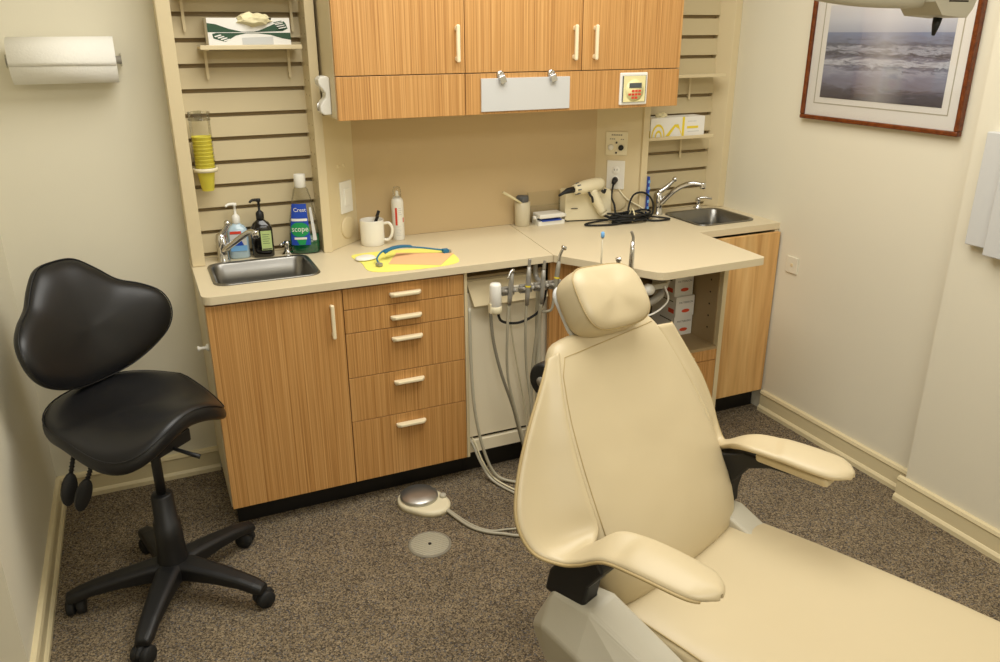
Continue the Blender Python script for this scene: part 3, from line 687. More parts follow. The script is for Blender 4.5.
def mpatch(mb, xs, zs, f, m, off=.0012, nx=10):
    rows = []
    for z in zs:
        x0_, x1_ = f(z); rows.append([msurf(x0_+(x1_-x0_)*k/nx, z, off) for k in range(nx+1)])
    mb.loft(rows, closed=False, m=m)
mb = MB(); mb.xf = X
zs = [.035+.01*k for k in range(16)]
mpatch(mb, None, zs, lambda z: (-.046+.12*max(0,z-.09), .022-.05*max(0,z-.06)), 0)
mpatch(mb, None, [.036+.006*k for k in range(5)], lambda z: (-.030+.5*(.06-z), .010-.3*(.06-z)), 3, .0018)
mpatch(mb, None, [.123,.126,.129,.132], lambda z: (-.040, .016), 2, .0018)
mpatch(mb, None, [.05+.011*k for k in range(12)], lambda z: (.031-.06*max(0,z-.07), .044-.10*max(0,z-.06)), 4, .0005)
mpatch(mb, None, [.066+.004*k for k in range(14)], lambda z: (-.012-.033*math.sqrt(max(.0,1-((z-.092)/.028)**2)), -.012+.033*math.sqrt(max(.001,1-((z-.092)/.027)**2))), 1, .0022)
mb.text('scope', .030, (0,0,0), (1,0,0), (0,0,1), m=2, wrap=lambda x, y: msurf(x-.012, .094+y, .003), fit=.058)
mb.text('Crest', .020, (0,0,0), (1,0,0), (0,0,1), m=2, wrap=lambda x, y: msurf(x-.008, .163+y, .0026), fit=.044)
mpatch(mb, None, [.056,.060,.064], lambda z: (-.034, .010), 2, .0026)
mb.build('wrap_label', [BLUEL, GREEN, WHITE, GREEN, GREYT], t)

# mug and its toothbrushes
t = thing('mug', 'plain white ceramic mug at the back of the left counter', 'mug', (.77, 2.905, ZT))
mb = MB(); mb.lathe([(.042,0),(.044,.003),(.0455,.02),(.0455,.094),(.0445,.097),(.042,.094),(.0415,.01),(.038,.006),(.0,.006)], (.77, 2.905, ZT), seg=36); mb.build('cup', CERAM, t)
MB().tube([(.812,2.89,ZT+.08),(.830,2.88,ZT+.082),(.840,2.875,ZT+.062),(.837,2.877,ZT+.035),(.826,2.884,ZT+.018),(.811,2.89,ZT+.018)], .0058, 10, 5).build('handle', CERAM, t)
def brush(label, p0, p1, hm, bm_):
    t = thing('toothbrush', label, 'toothbrush', p0); p0, p1 = V(p0), V(p1); d = (p1-p0).normalized()
    MB().tube([p0, p0+(p1-p0)*.8, p1], [.004,.003,.003], 8).build('handle', hm, t)
    s = d.cross(V((0,1,0))).normalized(); n_ = s.cross(d)
    MB().obox(p1-d*.006-n_*.004, (d, s, n_), (.013, .005, .006)).build('bristle_head', bm_, t, bevel=.002)
brush('black toothbrush sticking up out of the white mug', (.752,2.905,ZT+.0075), (.80,2.92,ZT+.118), BLACKP, BLACKP)
brush('dark toothbrush leaning in the white mug, in front of the tall black one', (.748,2.91,ZT+.0075), (.788,2.895,ZT+.105), BRUSH, BLACKP)
# spray can
t = thing('spray_can', 'white spray can with red lettering and clear cap beside the mug', 'spray can', (.884, 2.94, ZT))
mb = MB(); mb.lathe([(.022,0),(.0235,.003),(.0235,.145),(.022,.155),(.014,.166),(.011,.168)], (.884, 2.94, ZT), seg=28)
def cyl(x, y, a0=-100, r_=.0239): a = math.radians(a0)+x/r_; return V((.884+r_*math.cos(a), 2.94+r_*math.sin(a), ZT+y))
def cpatch(x0_, x1_, z0_, z1_, m): mb.loft([[cyl(x0_+(x1_-x0_)*k/5, z) for k in range(6)] for z in (z0_, z1_)], closed=False, m=m)
cpatch(-.013, -.005, .06, .128, 1); cpatch(.018, .024, .07, .088, 1)
for k in range(7): cpatch(-.012, .008-.003*(k % 3), .02+k*.006, .0215+k*.006, 2)
for k in range(4): cpatch(.0, .014-.003*(k % 2), .1+k*.008, .1025+k*.008, 2)
mb.build('can', [WHITE, RED, GREYT], t)
MB().lathe([(.011,.166),(.006,.176),(.006,.185),(.004,.19),(.001,.19)], (.884, 2.94, ZT), seg=14).build('nozzle', WHITE, t)
MB().lathe([(.0165,.162),(.0165,.190),(.012,.205),(.008,.206)], (.884, 2.94, ZT), seg=20).build('overcap', CLEAR, t)
# papers
def sheet(name, pts, z, mt, label, cat, h=.0012):
    c = sum((V((x,y,0)) for x, y in pts), V())/len(pts)
    ob = MB().prism(pts, z, z+h).build(name, mt); ob = setorigin(ob, (c.x, c.y, z)); return tag(ob, label, cat)
yel = [(p.x, p.y) for p in catmull([(.655,2.775,0),(.66,2.66,0),(.665,2.54,0),(.80,2.505,0),(.95,2.515,0),(.992,2.58,0),(.985,2.70,0),(.90,2.765,0),(.78,2.785,0)], 5, True)]
sheet('paper_napkin', yel, ZT+.0003, YELLOW, 'bright yellow paper napkin lying on the left counter under pink paper', 'napkin')
sheet('paper_sheet', [(.741,2.605),(.902,2.515),(1.0,2.645),(.81,2.735)], ZT+.0018, PINK, 'pink-orange paper lying on the yellow napkin', 'paper')
mb = MB(); rnd = random.Random(11)
mb.loft([[V((.685+sc*.042*math.cos(2*math.pi*k/14)*rnd.uniform(.85,1.1), 2.70+sc*.036*math.sin(2*math.pi*k/14)*rnd.uniform(.8,1.15), ZT+.002+z)) for k in range(14)] for sc, z in ((.9,0),(1,.004),(.9,.009),(.55,.013),(.1,.012))])
tag(setorigin(mb.build('gauze_pad', WHITE, sub=1), (.685,2.70,ZT+.002)), 'small white gauze pad on the left corner of the yellow napkin', 'gauze')
t = thing('bib_clip', 'blue bib strap with metal end clips lying across the papers', 'bib strap', (.84, 2.66, ZT+.003))
MB().tube([(.705,2.60,ZT+.012),(.708,2.63,ZT+.02),(.735,2.66,ZT+.033),(.78,2.685,ZT+.036),(.86,2.69,ZT+.03),(.97,2.665,ZT+.012)], .0032, 8, 5).build('cord', BLUE, t)
rows = catmull([(.742,2.655,ZT+.030),(.775,2.675,ZT+.037),(.815,2.685,ZT+.038),(.855,2.688,ZT+.033)], 4)
mb = MB(); mb.loft([[p+V((0,-.012,-.003)), p+V((0,.012,-.003)), p+V((0,.012,.004)), p+V((0,-.012,.004))] for p in rows], smooth=False); mb.build('sleeve', BLUE, t, bevel=.002)
mb = MB(); mb.obox((.703,2.588,ZT+.009), ((.5,-1,0),(1,.5,0),(0,0,1)), (.011,.008,.006)); mb.build('metal_clip', GREYM, t, bevel=.002)
mb = MB(); mb.obox((.975,2.664,ZT+.009), ((1,0,0),(0,1,0),(0,0,1)), (.011,.012,.007)); mb.build('blue_clip', BLUE, t, bevel=.002)
mb = MB(); mb.obox((.990,2.662,ZT+.008), ((1,0,0),(0,1,0),(0,0,1)), (.005,.008,.004)); mb.build('metal_clip', GREYM, t, bevel=.001)

# ------------------------------------------------------------------ things in the middle of the counter
t = thing('plastic_cup', 'frosted cup with grey cap standing against the tan backsplash', 'cup', (1.425, 2.95, ZT))
MB().lathe([(.029,0),(.031,.003),(.033,.098),(.030,.1)], (1.425, 2.95, ZT), seg=28).build('cup', FROST, t)
mb = MB(); mb.lathe([(.024,.098),(.024,.122),(.021,.125),(.0,.124)], (1.425, 2.95, ZT), seg=24)
for k in range(10): a = 2*math.pi*k/10; mb.obox((1.425+.0235*math.cos(a), 2.95+.0235*math.sin(a), ZT+.112), ((math.cos(a),math.sin(a),0),(-math.sin(a),math.cos(a),0),(0,0,1)), (.002,.003,.01))
mb.build('cap', CHARC, t)
mb = MB(); mb.tube([(1.408,2.925,ZT+.10),(1.37,2.935,ZT+.125),(1.335,2.945,ZT+.146)], [.004,.005,.006], 8)
tag(setorigin(mb.build('mixing_spatula', GLOVE), (1.408,2.925,ZT+.10)), 'cream spatula tip leaning out beside the grey-capped cup', 'spatula')
t = thing('film_dispenser', 'small white slotted box on the counter beside the frosted cup', 'dispenser', (1.54, 2.935, ZT))
mb = MB(); mb.box(1.478,1.602,2.905,2.965,ZT,ZT+.018); mb.box(1.478,1.602,2.93,2.965,ZT+.018,ZT+.03); mb.box(1.484,1.596,2.93,2.931,ZT+.019,ZT+.027, m=1); mb.build('base', [WHITE, PRINT], t, bevel=.002)
MB().box(1.482,1.598,2.898,2.97,ZT+.030,ZT+.048).build('lid', WHITE, t, bevel=.004)
MB().obox((1.54,2.915,ZT+.021), ((1,0,0),(0,1,.1),(0,0,1)), (.045,.014,.002)).build('film_strip', BLUEL, t)
mb = MB()
for x in (1.470, 1.610): mb.lathe([(.008,-.006),(.008,.006)], (x, 2.925, ZT+.032), (1,0,0), 12)
mb.build('roller_knob', WHITE, t)
t = thing('acrylic_stand', 'clear acrylic stand behind the small white slotted box', 'stand', (1.535, 2.975, ZT))
mb = MB(); mb.box(1.458,1.612,2.975,2.978,ZT,ZT+.13); mb.box(1.458,1.461,2.968,2.978,ZT,ZT+.13); mb.box(1.609,1.612,2.968,2.978,ZT,ZT+.13); mb.box(1.458,1.612,2.971,2.978,ZT+.07,ZT+.073)
mb.build('panel', CLEAR, t)
t = thing('curing_light_base', 'boxy ivory base unit with the ivory gun resting on it', 'device', (1.715, 2.93, ZT))
mb = MB(); mb.loft([[V(p) for p in ((x0_,2.925-dy*.0,z),(x1_,2.88,z),(x1_,2.965,z),(x0_,2.985,z))] for x0_, x1_, z, dy in ((1.622,1.812,ZT+.006,0),(1.615,1.815,ZT+.01,0),(1.613,1.813,ZT+.05,0),(1.617,1.809,ZT+.125,0),(1.624,1.800,ZT+.135,0))], smooth=False)
mb.obox((1.652,2.9125,ZT+.058), ((.19,-.045,0),(.045,.19,0),(0,0,1)), (.014,.0012,.0018), m=1)
mb.build('housing', [IVORY, PRINT], t, bevel=.004)
MB().prism([(1.63,2.93),(1.80,2.89),(1.80,2.955),(1.63,2.975)], ZT, ZT+.007).build('foot', BLACKG, t)
# curing gun
t = gun = thing('curing_gun', 'ivory curing gun on the base unit, its black cord coiled and plugged into the wall', 'device', (1.70, 2.89, 1.005))
G0, G1 = V((1.768,2.900,1.022)), V((1.622,2.874,1.012)); gd = (G1-G0).normalized()
mb = MB(); L_ = (G1-G0).length
mb.lathe([(.006,-.012),(.020,-.008),(.026,.004),(.029,.025),(.029,.08),(.026,.112),(.022,.132),(.017,.15),(.014,L_)], G0, gd, 20)
for k in range(8):
    a = 2*math.pi*k/8; mb.obox(G0+gd*.128+V((0,math.cos(a)*.0235,math.sin(a)*.0235)), (gd,(0,-math.sin(a),math.cos(a)),(0,math.cos(a),math.sin(a))), (.008,.0022,.002), m=1)
mb.build('barrel', [IVORY, CHARC], t)
mb = MB(); mb.tube([(1.718,2.886,1.0),(1.736,2.876,.955),(1.764,2.868,.905)], [.022,.021,.019], 14, 4); mb.lathe([(.019,0),(.014,.012),(.008,.014)], (1.764,2.868,.905), (.4,-.1,-1), 14); mb.build('grip', IVORY, t)
MB().tube([G1-gd*.005, G1+gd*.03, G1+gd*.05+V((0,0,-.004)), G1+gd*.075+V((0,0,-.012))], [.013,.012,.007,.005], 12).build('tip', BLACKP, t)
mb = MB(); mb.tube([(1.690,2.862,.998),(1.694,2.857,.985),(1.702,2.855,.975),(1.706,2.854,.955)], .005, 8, 3); mb.tube([(1.755,2.868,1.0),(1.765,2.864,.99),(1.77,2.864,1.005)], .006, 8, 3); mb.build('trigger', BLACKP, t)
# black cord: plug, drop and coils on the counter
c = V(onR(.47, 1.028)); nrm = V(aR).normalized().cross(V((0,0,1)))
MB().tube([c+nrm*.009, c+nrm*.03, c+nrm*.038+V((-.004,0,-.012))], [.013,.012,.008], 10).build('plug', BLACKP, gun)
mb = MB(); r_ = .0042; zc = ZT+.006
e = c+nrm*.038+V((-.004,0,-.014))
mb.tube([e, e+V((-.012,-.01,-.05)), (1.80,2.835,.94), (1.795,2.81,.90), (1.815,2.79,.878), (1.86,2.79,.874)], r_, 8, 5)
mb.tube([(1.769,2.866,.893), (1.79,2.85,.884), (1.80,2.82,.882), (1.84,2.80,.884), (1.90,2.81,.885), (1.95,2.83,.882), (1.96,2.86,.884)], .0055, 8, 5)
rnd = random.Random(4)
for k in range(6):
    ph = rnd.uniform(0, 6.28); ww = .075+.012*(k % 3); hh = .032+.006*(k % 2); zz = zc+.0065*k
    pts = [(1.865+ww*math.cos(ph+q)+.012*math.sin(3*q+k), 2.815+hh*math.sin(ph+q)+.008*math.cos(2*q+k), zz+.004*math.sin(2*q)) for q in [6.28*j/14 for j in range(14)]]
    mb.tube(pts, r_, 8, 3)
mb.tube([(1.86,2.80,zc), (1.77,2.78,zc), (1.68,2.80,zc), (1.655,2.825,zc), (1.70,2.85,zc), (1.80,2.845,zc+.006), (1.87,2.83,zc+.014)], r_, 8, 6)
mb.tube([(1.87,2.82,zc+.02), (1.95,2.775,zc), (2.03,2.765,zc), (2.035,2.79,zc), (1.96,2.82,zc+.01), (1.90,2.81,zc+.02)], r_, 8, 6)
mb.tube([(1.87,2.83,zc+.02), (1.875,2.84,.925), (1.90,2.845,.972), (1.945,2.84,.98), (1.985,2.835,.95), (1.995,2.83,.905), (1.97,2.82,zc+.004), (1.90,2.81,zc+.01)], r_, 8, 6)
cord = mb.build('power_cord', BLACKG, gun)
MB().tube([(1.863,2.79,ZT+.004),(1.865,2.775,ZT+.03),(1.868,2.80,ZT+.058),(1.866,2.82,ZT+.03)], .003, 6, 3).build('cable_tie', GLOVE, cord)
# cream cable from behind the base to the wall
mb = MB(); mb.tube([V(onR(.55,.99))+nrm*.006, V(onR(.75,.95))+nrm*.012, (1.95,2.845,.91), (1.99,2.82,ZT+.006)], .0035, 8, 5)
tag(setorigin(mb.build('thin_cable', IVORY), (1.99,2.82,ZT)), 'thin cream cable running down the right angled panel behind the black coil', 'cable')
mb = MB(); mb.box(1.968, 1.974, 2.838, 2.8515, .868, 1.045)
for k in range(6): mb.box(1.966, 1.976, 2.837, 2.838, .878+k*.028, .890+k*.028, m=1)
tag(setorigin(mb.build('blue_strip', [BLUEL, BLUEP]), (1.971, 2.845, .868)), 'narrow blue packet standing against the post beside the right faucet', 'packet')

# ------------------------------------------------------------------ delivery handpieces under the counter
t = thing('handpiece_holder', 'grey handpiece holder bar with forked clips hanging under the counter edge', 'holder', (1.2, 2.43, .77))
MB().box(1.085, 1.335, 2.432, 2.446, .758, .782).build('bar', GREYP, t, bevel=.003)
MB().tube([(1.27,2.446,.77),(1.27,2.50,.775),(1.27,2.515,.80),(1.27,2.515,.837)], .010, 10, 4).build('arm', GREYM, t)
HX = (1.117, 1.187, 1.245, 1.302)
for x in HX:
    mb = MB()
    for s in (-1, 1): mb.tube([(x+s*.016,2.434,.772),(x+s*.022,2.418,.774),(x+s*.015,2.400,.778)], [.009,.0085,.007], 8, 3)
    mb.obox((x,2.428,.770), ((1,0,0),(0,1,0),(0,0,1)), (.024,.008,.015))
    mb.build('clip', GREYM, t, bevel=.002)
t = thing('solids_canister', 'small white canister hanging at the left end of the handpiece holder', 'canister', (1.067, 2.42, .70))
MB().lathe([(.019,.722),(.0215,.726),(.0205,.798),(.017,.806),(.0,.807)], (1.067,2.42,0), seg=24).build('cup', WHITE, t)
mb = MB(); mb.lathe([(.020,.698),(.023,.702),(.023,.722),(.019,.726)], (1.067,2.42,0), seg=24); mb.box(1.043,1.052,2.41,2.43,.70,.735); mb.build('base', IVORY, t); MB().box(1.06,1.0848,2.434,2.444,.76,.78).build('hook', IVORY, t)
def handpiece(label, cat, body, tip, hose, bm_=GREYM, tm=CHROME, ring=None, br=.0085, hr=.0052, hm=TUBE):
    t = thing('handpiece' if cat == 'handpiece' else 'air_water_syringe', label, cat, body[0])
    rr_ = [br*.8, br, br*1.12, br, br*.75]
    pts = [V(body[0])+(V(body[1])-V(body[0]))*k/4 for k in range(5)]
    mb = MB(); mb.tube(pts, rr_, 12, cap=True); mb.build('body', bm_, t)
    mb = MB(); mb.tube(tip[0], tip[1], 10, 4)
    if len(tip) > 2: mb.lathe([(.006,-.009),(.0075,-.007),(.0075,.007),(.006,.009)], tip[2], tip[3], 12)
    mb.build('tip', tm, t)
    if ring: p = pts[2]; MB().lathe([(br*1.16,-.003),(br*1.2,0),(br*1.16,.003)], p, pts[3]-p, 14, cap=False).build('color_ring', ring, t)
    if hose: MB().tube(hose, hr, 8, 6).build('hose', hm, t)
    return t
handpiece('grey air-water syringe with bent silver tip, first in the holder from the left', 'syringe', ((1.113,2.405,.725),(1.124,2.405,.842)), ([(1.124,2.405,.838),(1.126,2.40,.852),(1.112,2.395,.846),(1.100,2.39,.826)], [.006,.0055,.004,.003]),
          [(1.113,2.407,.725),(1.112,2.42,.60),(1.13,2.45,.42),(1.18,2.46,.22),(1.215,2.46,.08),(1.26,2.43,.012),(1.40,2.30,.008)])
handpiece('grey straight handpiece with a yellow ring, second in the holder', 'handpiece', ((1.182,2.405,.715),(1.190,2.405,.855)), ([(1.190,2.405,.853),(1.191,2.405,.87),(1.192,2.405,.882)], [.006,.0065,.006]),
          [(1.182,2.407,.715),(1.185,2.42,.62),(1.205,2.45,.45),(1.235,2.46,.26),(1.25,2.46,.10),(1.29,2.42,.012),(1.42,2.32,.008)], tm=GREYM, ring=YPRINT)
handpiece('plain grey handpiece, third in the holder from the left', 'handpiece', ((1.240,2.405,.712),(1.248,2.405,.84)), ([(1.248,2.405,.838),(1.250,2.405,.86),(1.252,2.405,.87)], [.007,.006,.005]),
          [(1.240,2.407,.712),(1.243,2.44,.60),(1.243,2.48,.40),(1.25,2.49,.2),(1.27,2.47,.06),(1.34,2.40,.010),(1.45,2.33,.008)], tm=TUBED, hr=.0065)
handpiece('grey handpiece with angled drill head, last in the holder beside the oak panel', 'handpiece', ((1.292,2.405,.742),(1.308,2.405,.862)), ([(1.308,2.405,.86),(1.312,2.405,.885),(1.322,2.403,.905)], [.006,.005,.0055], (1.325,2.402,.909), (1,0,-.5)),
          [(1.292,2.407,.742),(1.29,2.42,.68),(1.27,2.44,.665),(1.265,2.47,.64),(1.28,2.49,.40),(1.295,2.49,.15),(1.33,2.45,.03),(1.42,2.36,.008)], bm_=TUBED, ring=YPRINT)
# loose hoses: thick grey pipe and two lines from the slot to the foot of the chair
for lb, pts, rad, mt_ in (
    ('thick grey vacuum hose hanging vertically beside the oak corner panel', [(1.262,2.465,.765),(1.262,2.47,.6),(1.268,2.475,.4),(1.275,2.475,.2),(1.29,2.46,.06),(1.36,2.38,.016),(1.46,2.28,.014)], .0125, TUBE),
    ('grey hose hanging at the left edge of the knee space', [(1.0,2.50,.70),(.998,2.49,.51),(1.004,2.475,.31),(1.032,2.46,.14),(1.075,2.44,.03),(1.14,2.39,.008),(1.22,2.33,.008)], .0058, TUBE),
    ('pale hose coming out of the slot at the bottom of the access panel', [(1.008,2.545,.155),(1.012,2.515,.135),(1.03,2.48,.07),(1.06,2.43,.012),(1.12,2.29,.008),(1.2,2.2,.008)], .0048, GREYP),
    ('thin pale hose beside the one from the panel slot', [(1.018,2.545,.155),(1.022,2.518,.14),(1.04,2.485,.07),(1.07,2.44,.014),(1.13,2.31,.007),(1.21,2.22,.007)], .0035, IVORY),
    ('grey hose crossing behind the syringe hose in the knee space', [(1.09,2.528,.74),(1.09,2.50,.58),(1.115,2.485,.44),(1.165,2.48,.28),(1.205,2.475,.12),(1.25,2.45,.025),(1.36,2.34,.008)], .006, TUBED),
    ('thin yellowish line swinging right across the access panel', [(1.16,2.50,.71),(1.165,2.50,.6),(1.195,2.50,.42),(1.225,2.50,.26),(1.235,2.49,.12),(1.25,2.47,.03),(1.34,2.42,.006)], .0032, FROST),
    ('dark looped cable under the handpiece holder', [(1.08,2.43,.70),(1.10,2.44,.655),(1.17,2.45,.635),(1.24,2.445,.66),(1.265,2.44,.70),(1.275,2.435,.755)], .0048, BLACKG)):
    ob = MB().tube(pts, rad, 10, 7).build('hose', mt_); tag(setorigin(ob, pts[0]), lb, 'hose')

# assistant's instruments behind the headrest
t = thing('assistant_holder', 'grey holder bar with white knob just behind the headrest', 'holder', (1.48, 2.21, .79))
MB().box(1.34, 1.64, 2.205, 2.22, .775, .795).build('bar', GREYP, t, bevel=.003)
MB().lathe([(.012,0),(.019,.006),(.02,.02),(.016,.032),(.0,.035)], (1.545,2.205,.787), (0,-1,0), 18).build('knob', WHITE, t)
mb = MB()
for x in (1.415, 1.467): mb.obox((x,2.20,.785), ((1,0,0),(0,1,0),(0,0,1)), (.016,.01,.014))
mb.build('clip', GREYM, t, bevel=.003)
MB().tube([(1.62,2.212,.785),(1.66,2.24,.79),(1.66,2.29,.80),(1.66,2.29,.837)], .009, 10, 4).build('arm', GREYP, t)
handpiece('silver air-water syringe with round head behind the headrest', 'syringe', ((1.420,2.19,.80),(1.417,2.19,.895)), ([(1.417,2.19,.893),(1.416,2.188,.903),(1.414,2.185,.91)], [.007,.008,.007], (1.412,2.182,.912), (.7,-.5,.25)), None)
handpiece('slim silver handpiece with bent dark drill tip behind the headrest', 'handpiece', ((1.468,2.19,.80),(1.470,2.19,.965)), ([(1.470,2.19,.963),(1.471,2.19,.978),(1.467,2.19,.99),(1.462,2.19,1.0)], [.005,.004,.004,.0045]), None, bm_=CHROME, tm=TUBED, br=.0085)
t = thing('saliva_ejector', 'thin pale stick with light blue tip standing behind the headrest', 'suction tip', (1.355,2.2,.795))
MB().tube([(1.355,2.212,.795),(1.356,2.2,.905),(1.3575,2.2,.99)], .003, 8).build('stem', FROST, t)
MB().lathe([(.005,0),(.0065,.004),(.006,.018),(.003,.02)], (1.3575,2.2,.988), seg=12).build('tip', BLUEP, t)
for lb, pts, rad, mt_ in (('short thick grey suction hose behind the right side of the headrest', [(1.47,2.195,.775),(1.49,2.19,.74),(1.54,2.19,.735),(1.60,2.20,.752),(1.64,2.25,.76)], .014, GREYM),
                          ('thin white line looping below the white knob', [(1.62,2.20,.785),(1.632,2.19,.74),(1.60,2.185,.71),(1.55,2.18,.695),(1.50,2.18,.70)], .0035, WHITE)):
    ob = MB().tube(pts, rad, 10, 7).build('hose', mt_); tag(setorigin(ob, pts[0]), lb, 'hose')

# ------------------------------------------------------------------ foot control and floor cover
t = thing('foot_pedal', 'round steel foot pedal on a white base beside the drawer cabinet', 'foot pedal', (.76, 2.42, 0))
c = V((.758, 2.425, 0)); pts = []
for k in range(40):
    a = 2*math.pi*k/40; d = V((math.cos(a), math.sin(a), 0)); ax = V((.52,-.85,0)); f_ = max(0, d.dot(ax)); r_ = .080+.05*f_**3
    pts.append(c+d*r_)
mb = MB(); mb.loft([[p*1 + V((0,0,z)) if s == 1 else c+(p-c)*s+V((0,0,z)) for p in pts] for s, z in ((1,.001),(1,.016),(.95,.022),(.85,.024))]); mb.build('base', IVORY, t)
MB().lathe([(.068,.024),(.070,.027),(.069,.034),(.064,.039),(.03,.045),(.0,.046)], c, seg=40).build('disc', mat('pedal_steel', srgb(196, 194, 188), .36, .9), t)
mb = MB(); q = c+V((.06,-.055,0)); mb.lathe([(.012,.02),(.012,.034),(.009,.036),(.0,.036)], q+V((.02,.02,0)), seg=14); mb.build('button', GREYP, t)
mb = MB(); mb.tube([c+V((.066,-.10,.012)), (.86,2.21,.008), (.90,2.15,.007), (.955,2.11,.007), (1.02,2.07,.007), (1.2,2.03,.007)], .0055, 8, 6); mb.build('hose', TUBE, t); mb = MB(); mb.tube([c+V((.07,-.095,.014)), (.87,2.205,.012), (.92,2.148,.006), (.98,2.13,.005), (1.05,2.11,.005), (1.2,2.06,.005)], .0038, 8, 6)
mb.build('hose', TUBE, t)
t = thing('floor_cover', 'round grey ribbed floor cover set in the carpet', 'floor cover', (.707, 2.165, 0))
MB().lathe([(.073,0),(.073,.003),(.066,.004),(.066,.002)], (.707,2.165,0), seg=40, cap=False).build('rim', TUBED, t)
mb = MB(); mb.lathe([(.067,.0005),(.067,.003),(.0,.003)], (.707,2.165,0), seg=40)
for k in range(13):
    yy = -.06+k*.01; hw = math.sqrt(max(0, .064**2-yy*yy)); mb.box(.707-hw, .707+hw, 2.165+yy-.0028, 2.165+yy+.0028, .003, .0045)
mb.lathe([(.006,.003),(.006,.0055),(.0,.0055)], (.707,2.165,0), seg=10, m=1)
mb.build('grille', [TUBE, DARK], t)

# ------------------------------------------------------------------ dental chair
TH = math.radians(-69); AX = V((math.cos(TH), math.sin(TH), 0)); AW = V((-AX.y, AX.x, 0)); O = V((.99, 1.238, 0))
CH = Matrix(((AX.x, AW.x, 0, O.x), (AX.y, AW.y, 0, O.y), (0, 0, 1, 0), (0, 0, 0, 1)))   # local (u forward, w sideways, z)
chair = thing('dental_chair', 'cream vinyl dental chair with headrest and two armrests', 'dental chair', O)
BD = V((-.25, 0, .48)).normalized(); BN = V((.48, 0, .25)).normalized()
def bp(s, w, off): return V((0, 0, .5))+BD*s+V((0, w, 0))+BN*off     # point on the backrest plane
def CM(): m = MB(); m.xf = CH; return m
# backrest pad: rows from the seat to the top
rows = []
def pad_row(s, wl, wr, front, back, ctr=0, r_=.75, N=36):
    out = []; c = (wl+wr)/2; h = (wr-wl)/2
    for k in range(N):
        a = 2*math.pi*k/N; ca, sa = math.cos(a), math.sin(a)
        x = math.copysign(abs(ca)**.62, ca); y = math.copysign(abs(sa)**.8, sa)
        off = (front if sa > 0 else back)*abs(y)
        out.append(bp(s+ctr, c+h*x, off if sa > 0 else -off))
    return out
for s, wl, wr, f_, bk in ((-.035,-.17,.18,.018,.01),(-.03,-.215,.235,.034,.03),(0,-.238,.255,.05,.045),(.06,-.25,.272,.062,.05),(.14,-.248,.278,.062,.05),(.22,-.242,.276,.056,.05),(.30,-.234,.268,.05,.05),(.38,-.220,.252,.044,.05),(.44,-.205,.236,.042,.05),(.49,-.189,.216,.042,.05),(.525,-.172,.194,.038,.048),(.545,-.155,.172,.028,.04),(.555,-.13,.14,.012,.03)):
    rows.append(pad_row(s, wl, wr, f_, bk))
mb = CM(); mb.loft(rows); bk = mb.build('backrest', VINYL, chair, sub=1)
# seams on the pad
def pad_pt(s, x, lift=.001):   # x -1..1 across the front face
    i = max(k for k in range(len(SP)-1) if SP[k][0] <= s); k = (s-SP[i][0])/(SP[i+1][0]-SP[i][0]); wl, wr, f_ = [SP[i][j]+(SP[i+1][j]-SP[i][j])*k for j in (1,2,3)]
    ca = math.copysign(min(1, abs(x))**(1/.62), x); sa = math.sqrt(max(0, 1-ca*ca)); return bp(s, (wl+wr)/2+(wr-wl)/2*x, f_*sa**.8+lift)
SP = [(-.035,-.17,.18,.018),(-.03,-.215,.235,.034),(0,-.238,.255,.05),(.06,-.25,.272,.062),(.14,-.248,.278,.062),(.22,-.242,.276,.056),(.30,-.234,.268,.05),(.38,-.220,.252,.044),(.44,-.205,.236,.042),(.49,-.189,.216,.042),(.525,-.172,.194,.038),(.545,-.155,.172,.028),(.555,-.13,.14,.012)]
mb = CM()
mb.tube([pad_pt(.13+.05*k, -.90, -.0005) for k in range(8)]+[pad_pt(.515, -.86, -.0005)]+[pad_pt(.515, -.86+.17*k, -.0005) for k in range(1, 11)], .0013, 5)
mb.build('seam', VINYLS, bk)
# slings: one sheet from the backrest's side edge, turning forward into the arm
def sling(sg, inner, outer):
    I = catmull([V((a, sg*b_, c)) for a, b_, c in inner], 5); Q = catmull([V((a, sg*b_, c)) for a, b_, c in outer], 5)
    mb = CM(); R_ = []
    for i, (p, q) in enumerate(zip(I, Q)):
        k = i/(len(I)-1); row = []
        bulge = .010*math.sin(math.pi*min(1, k*1.6)) if k < .62 else 0
        for j in range(7):
            t_ = j/6; pt = p+(q-p)*t_
            crown = math.sin(math.pi*t_)*(.012 if k > .6 else -.014*math.sin(math.pi*k/.6))
            row.append(pt+(V((0,0,1)) if k > .6 else BN)*crown)
        R_.append(row)
    mb.loft(R_, closed=False); ob = mb.build('arm_sling', VINYL, chair, solid=.016, sub=1)
    pm = CM(); pm.tube([r_[6] for r_ in R_[:-12]], .0036, 6); pm.build('piping', VINYLS, ob)
    return R_
NI = [(-.245,.165,.965),(-.20,.185,.90),(-.15,.215,.81),(-.10,.235,.72),(-.06,.25,.66),(-.02,.272,.65),(.012,.285,.683),(.05,.265,.712),(.14,.245,.707),(.22,.240,.700),(.243,.248,.698),(.257,.260,.696),(.265,.276,.694),(.268,.290,.693)]
NO = [(-.240,.175,.965),(-.215,.228,.918),(-.19,.295,.845),(-.165,.350,.765),(-.135,.382,.70),(-.095,.378,.648),(-.045,.352,.632),(.0,.345,.650),(.055,.345,.685),(.13,.350,.700),(.215,.345,.701),(.243,.336,.699),(.257,.322,.697),(.265,.308,.695),(.268,.296,.693)]
NI = [(lambda p: (p.x, -p.y, p.z))(pad_pt(q, -.93, .003)) for q in (.53,.46,.38,.30,.22,.16)]+NI[5:]
RN = sling(-1, NI, NO)
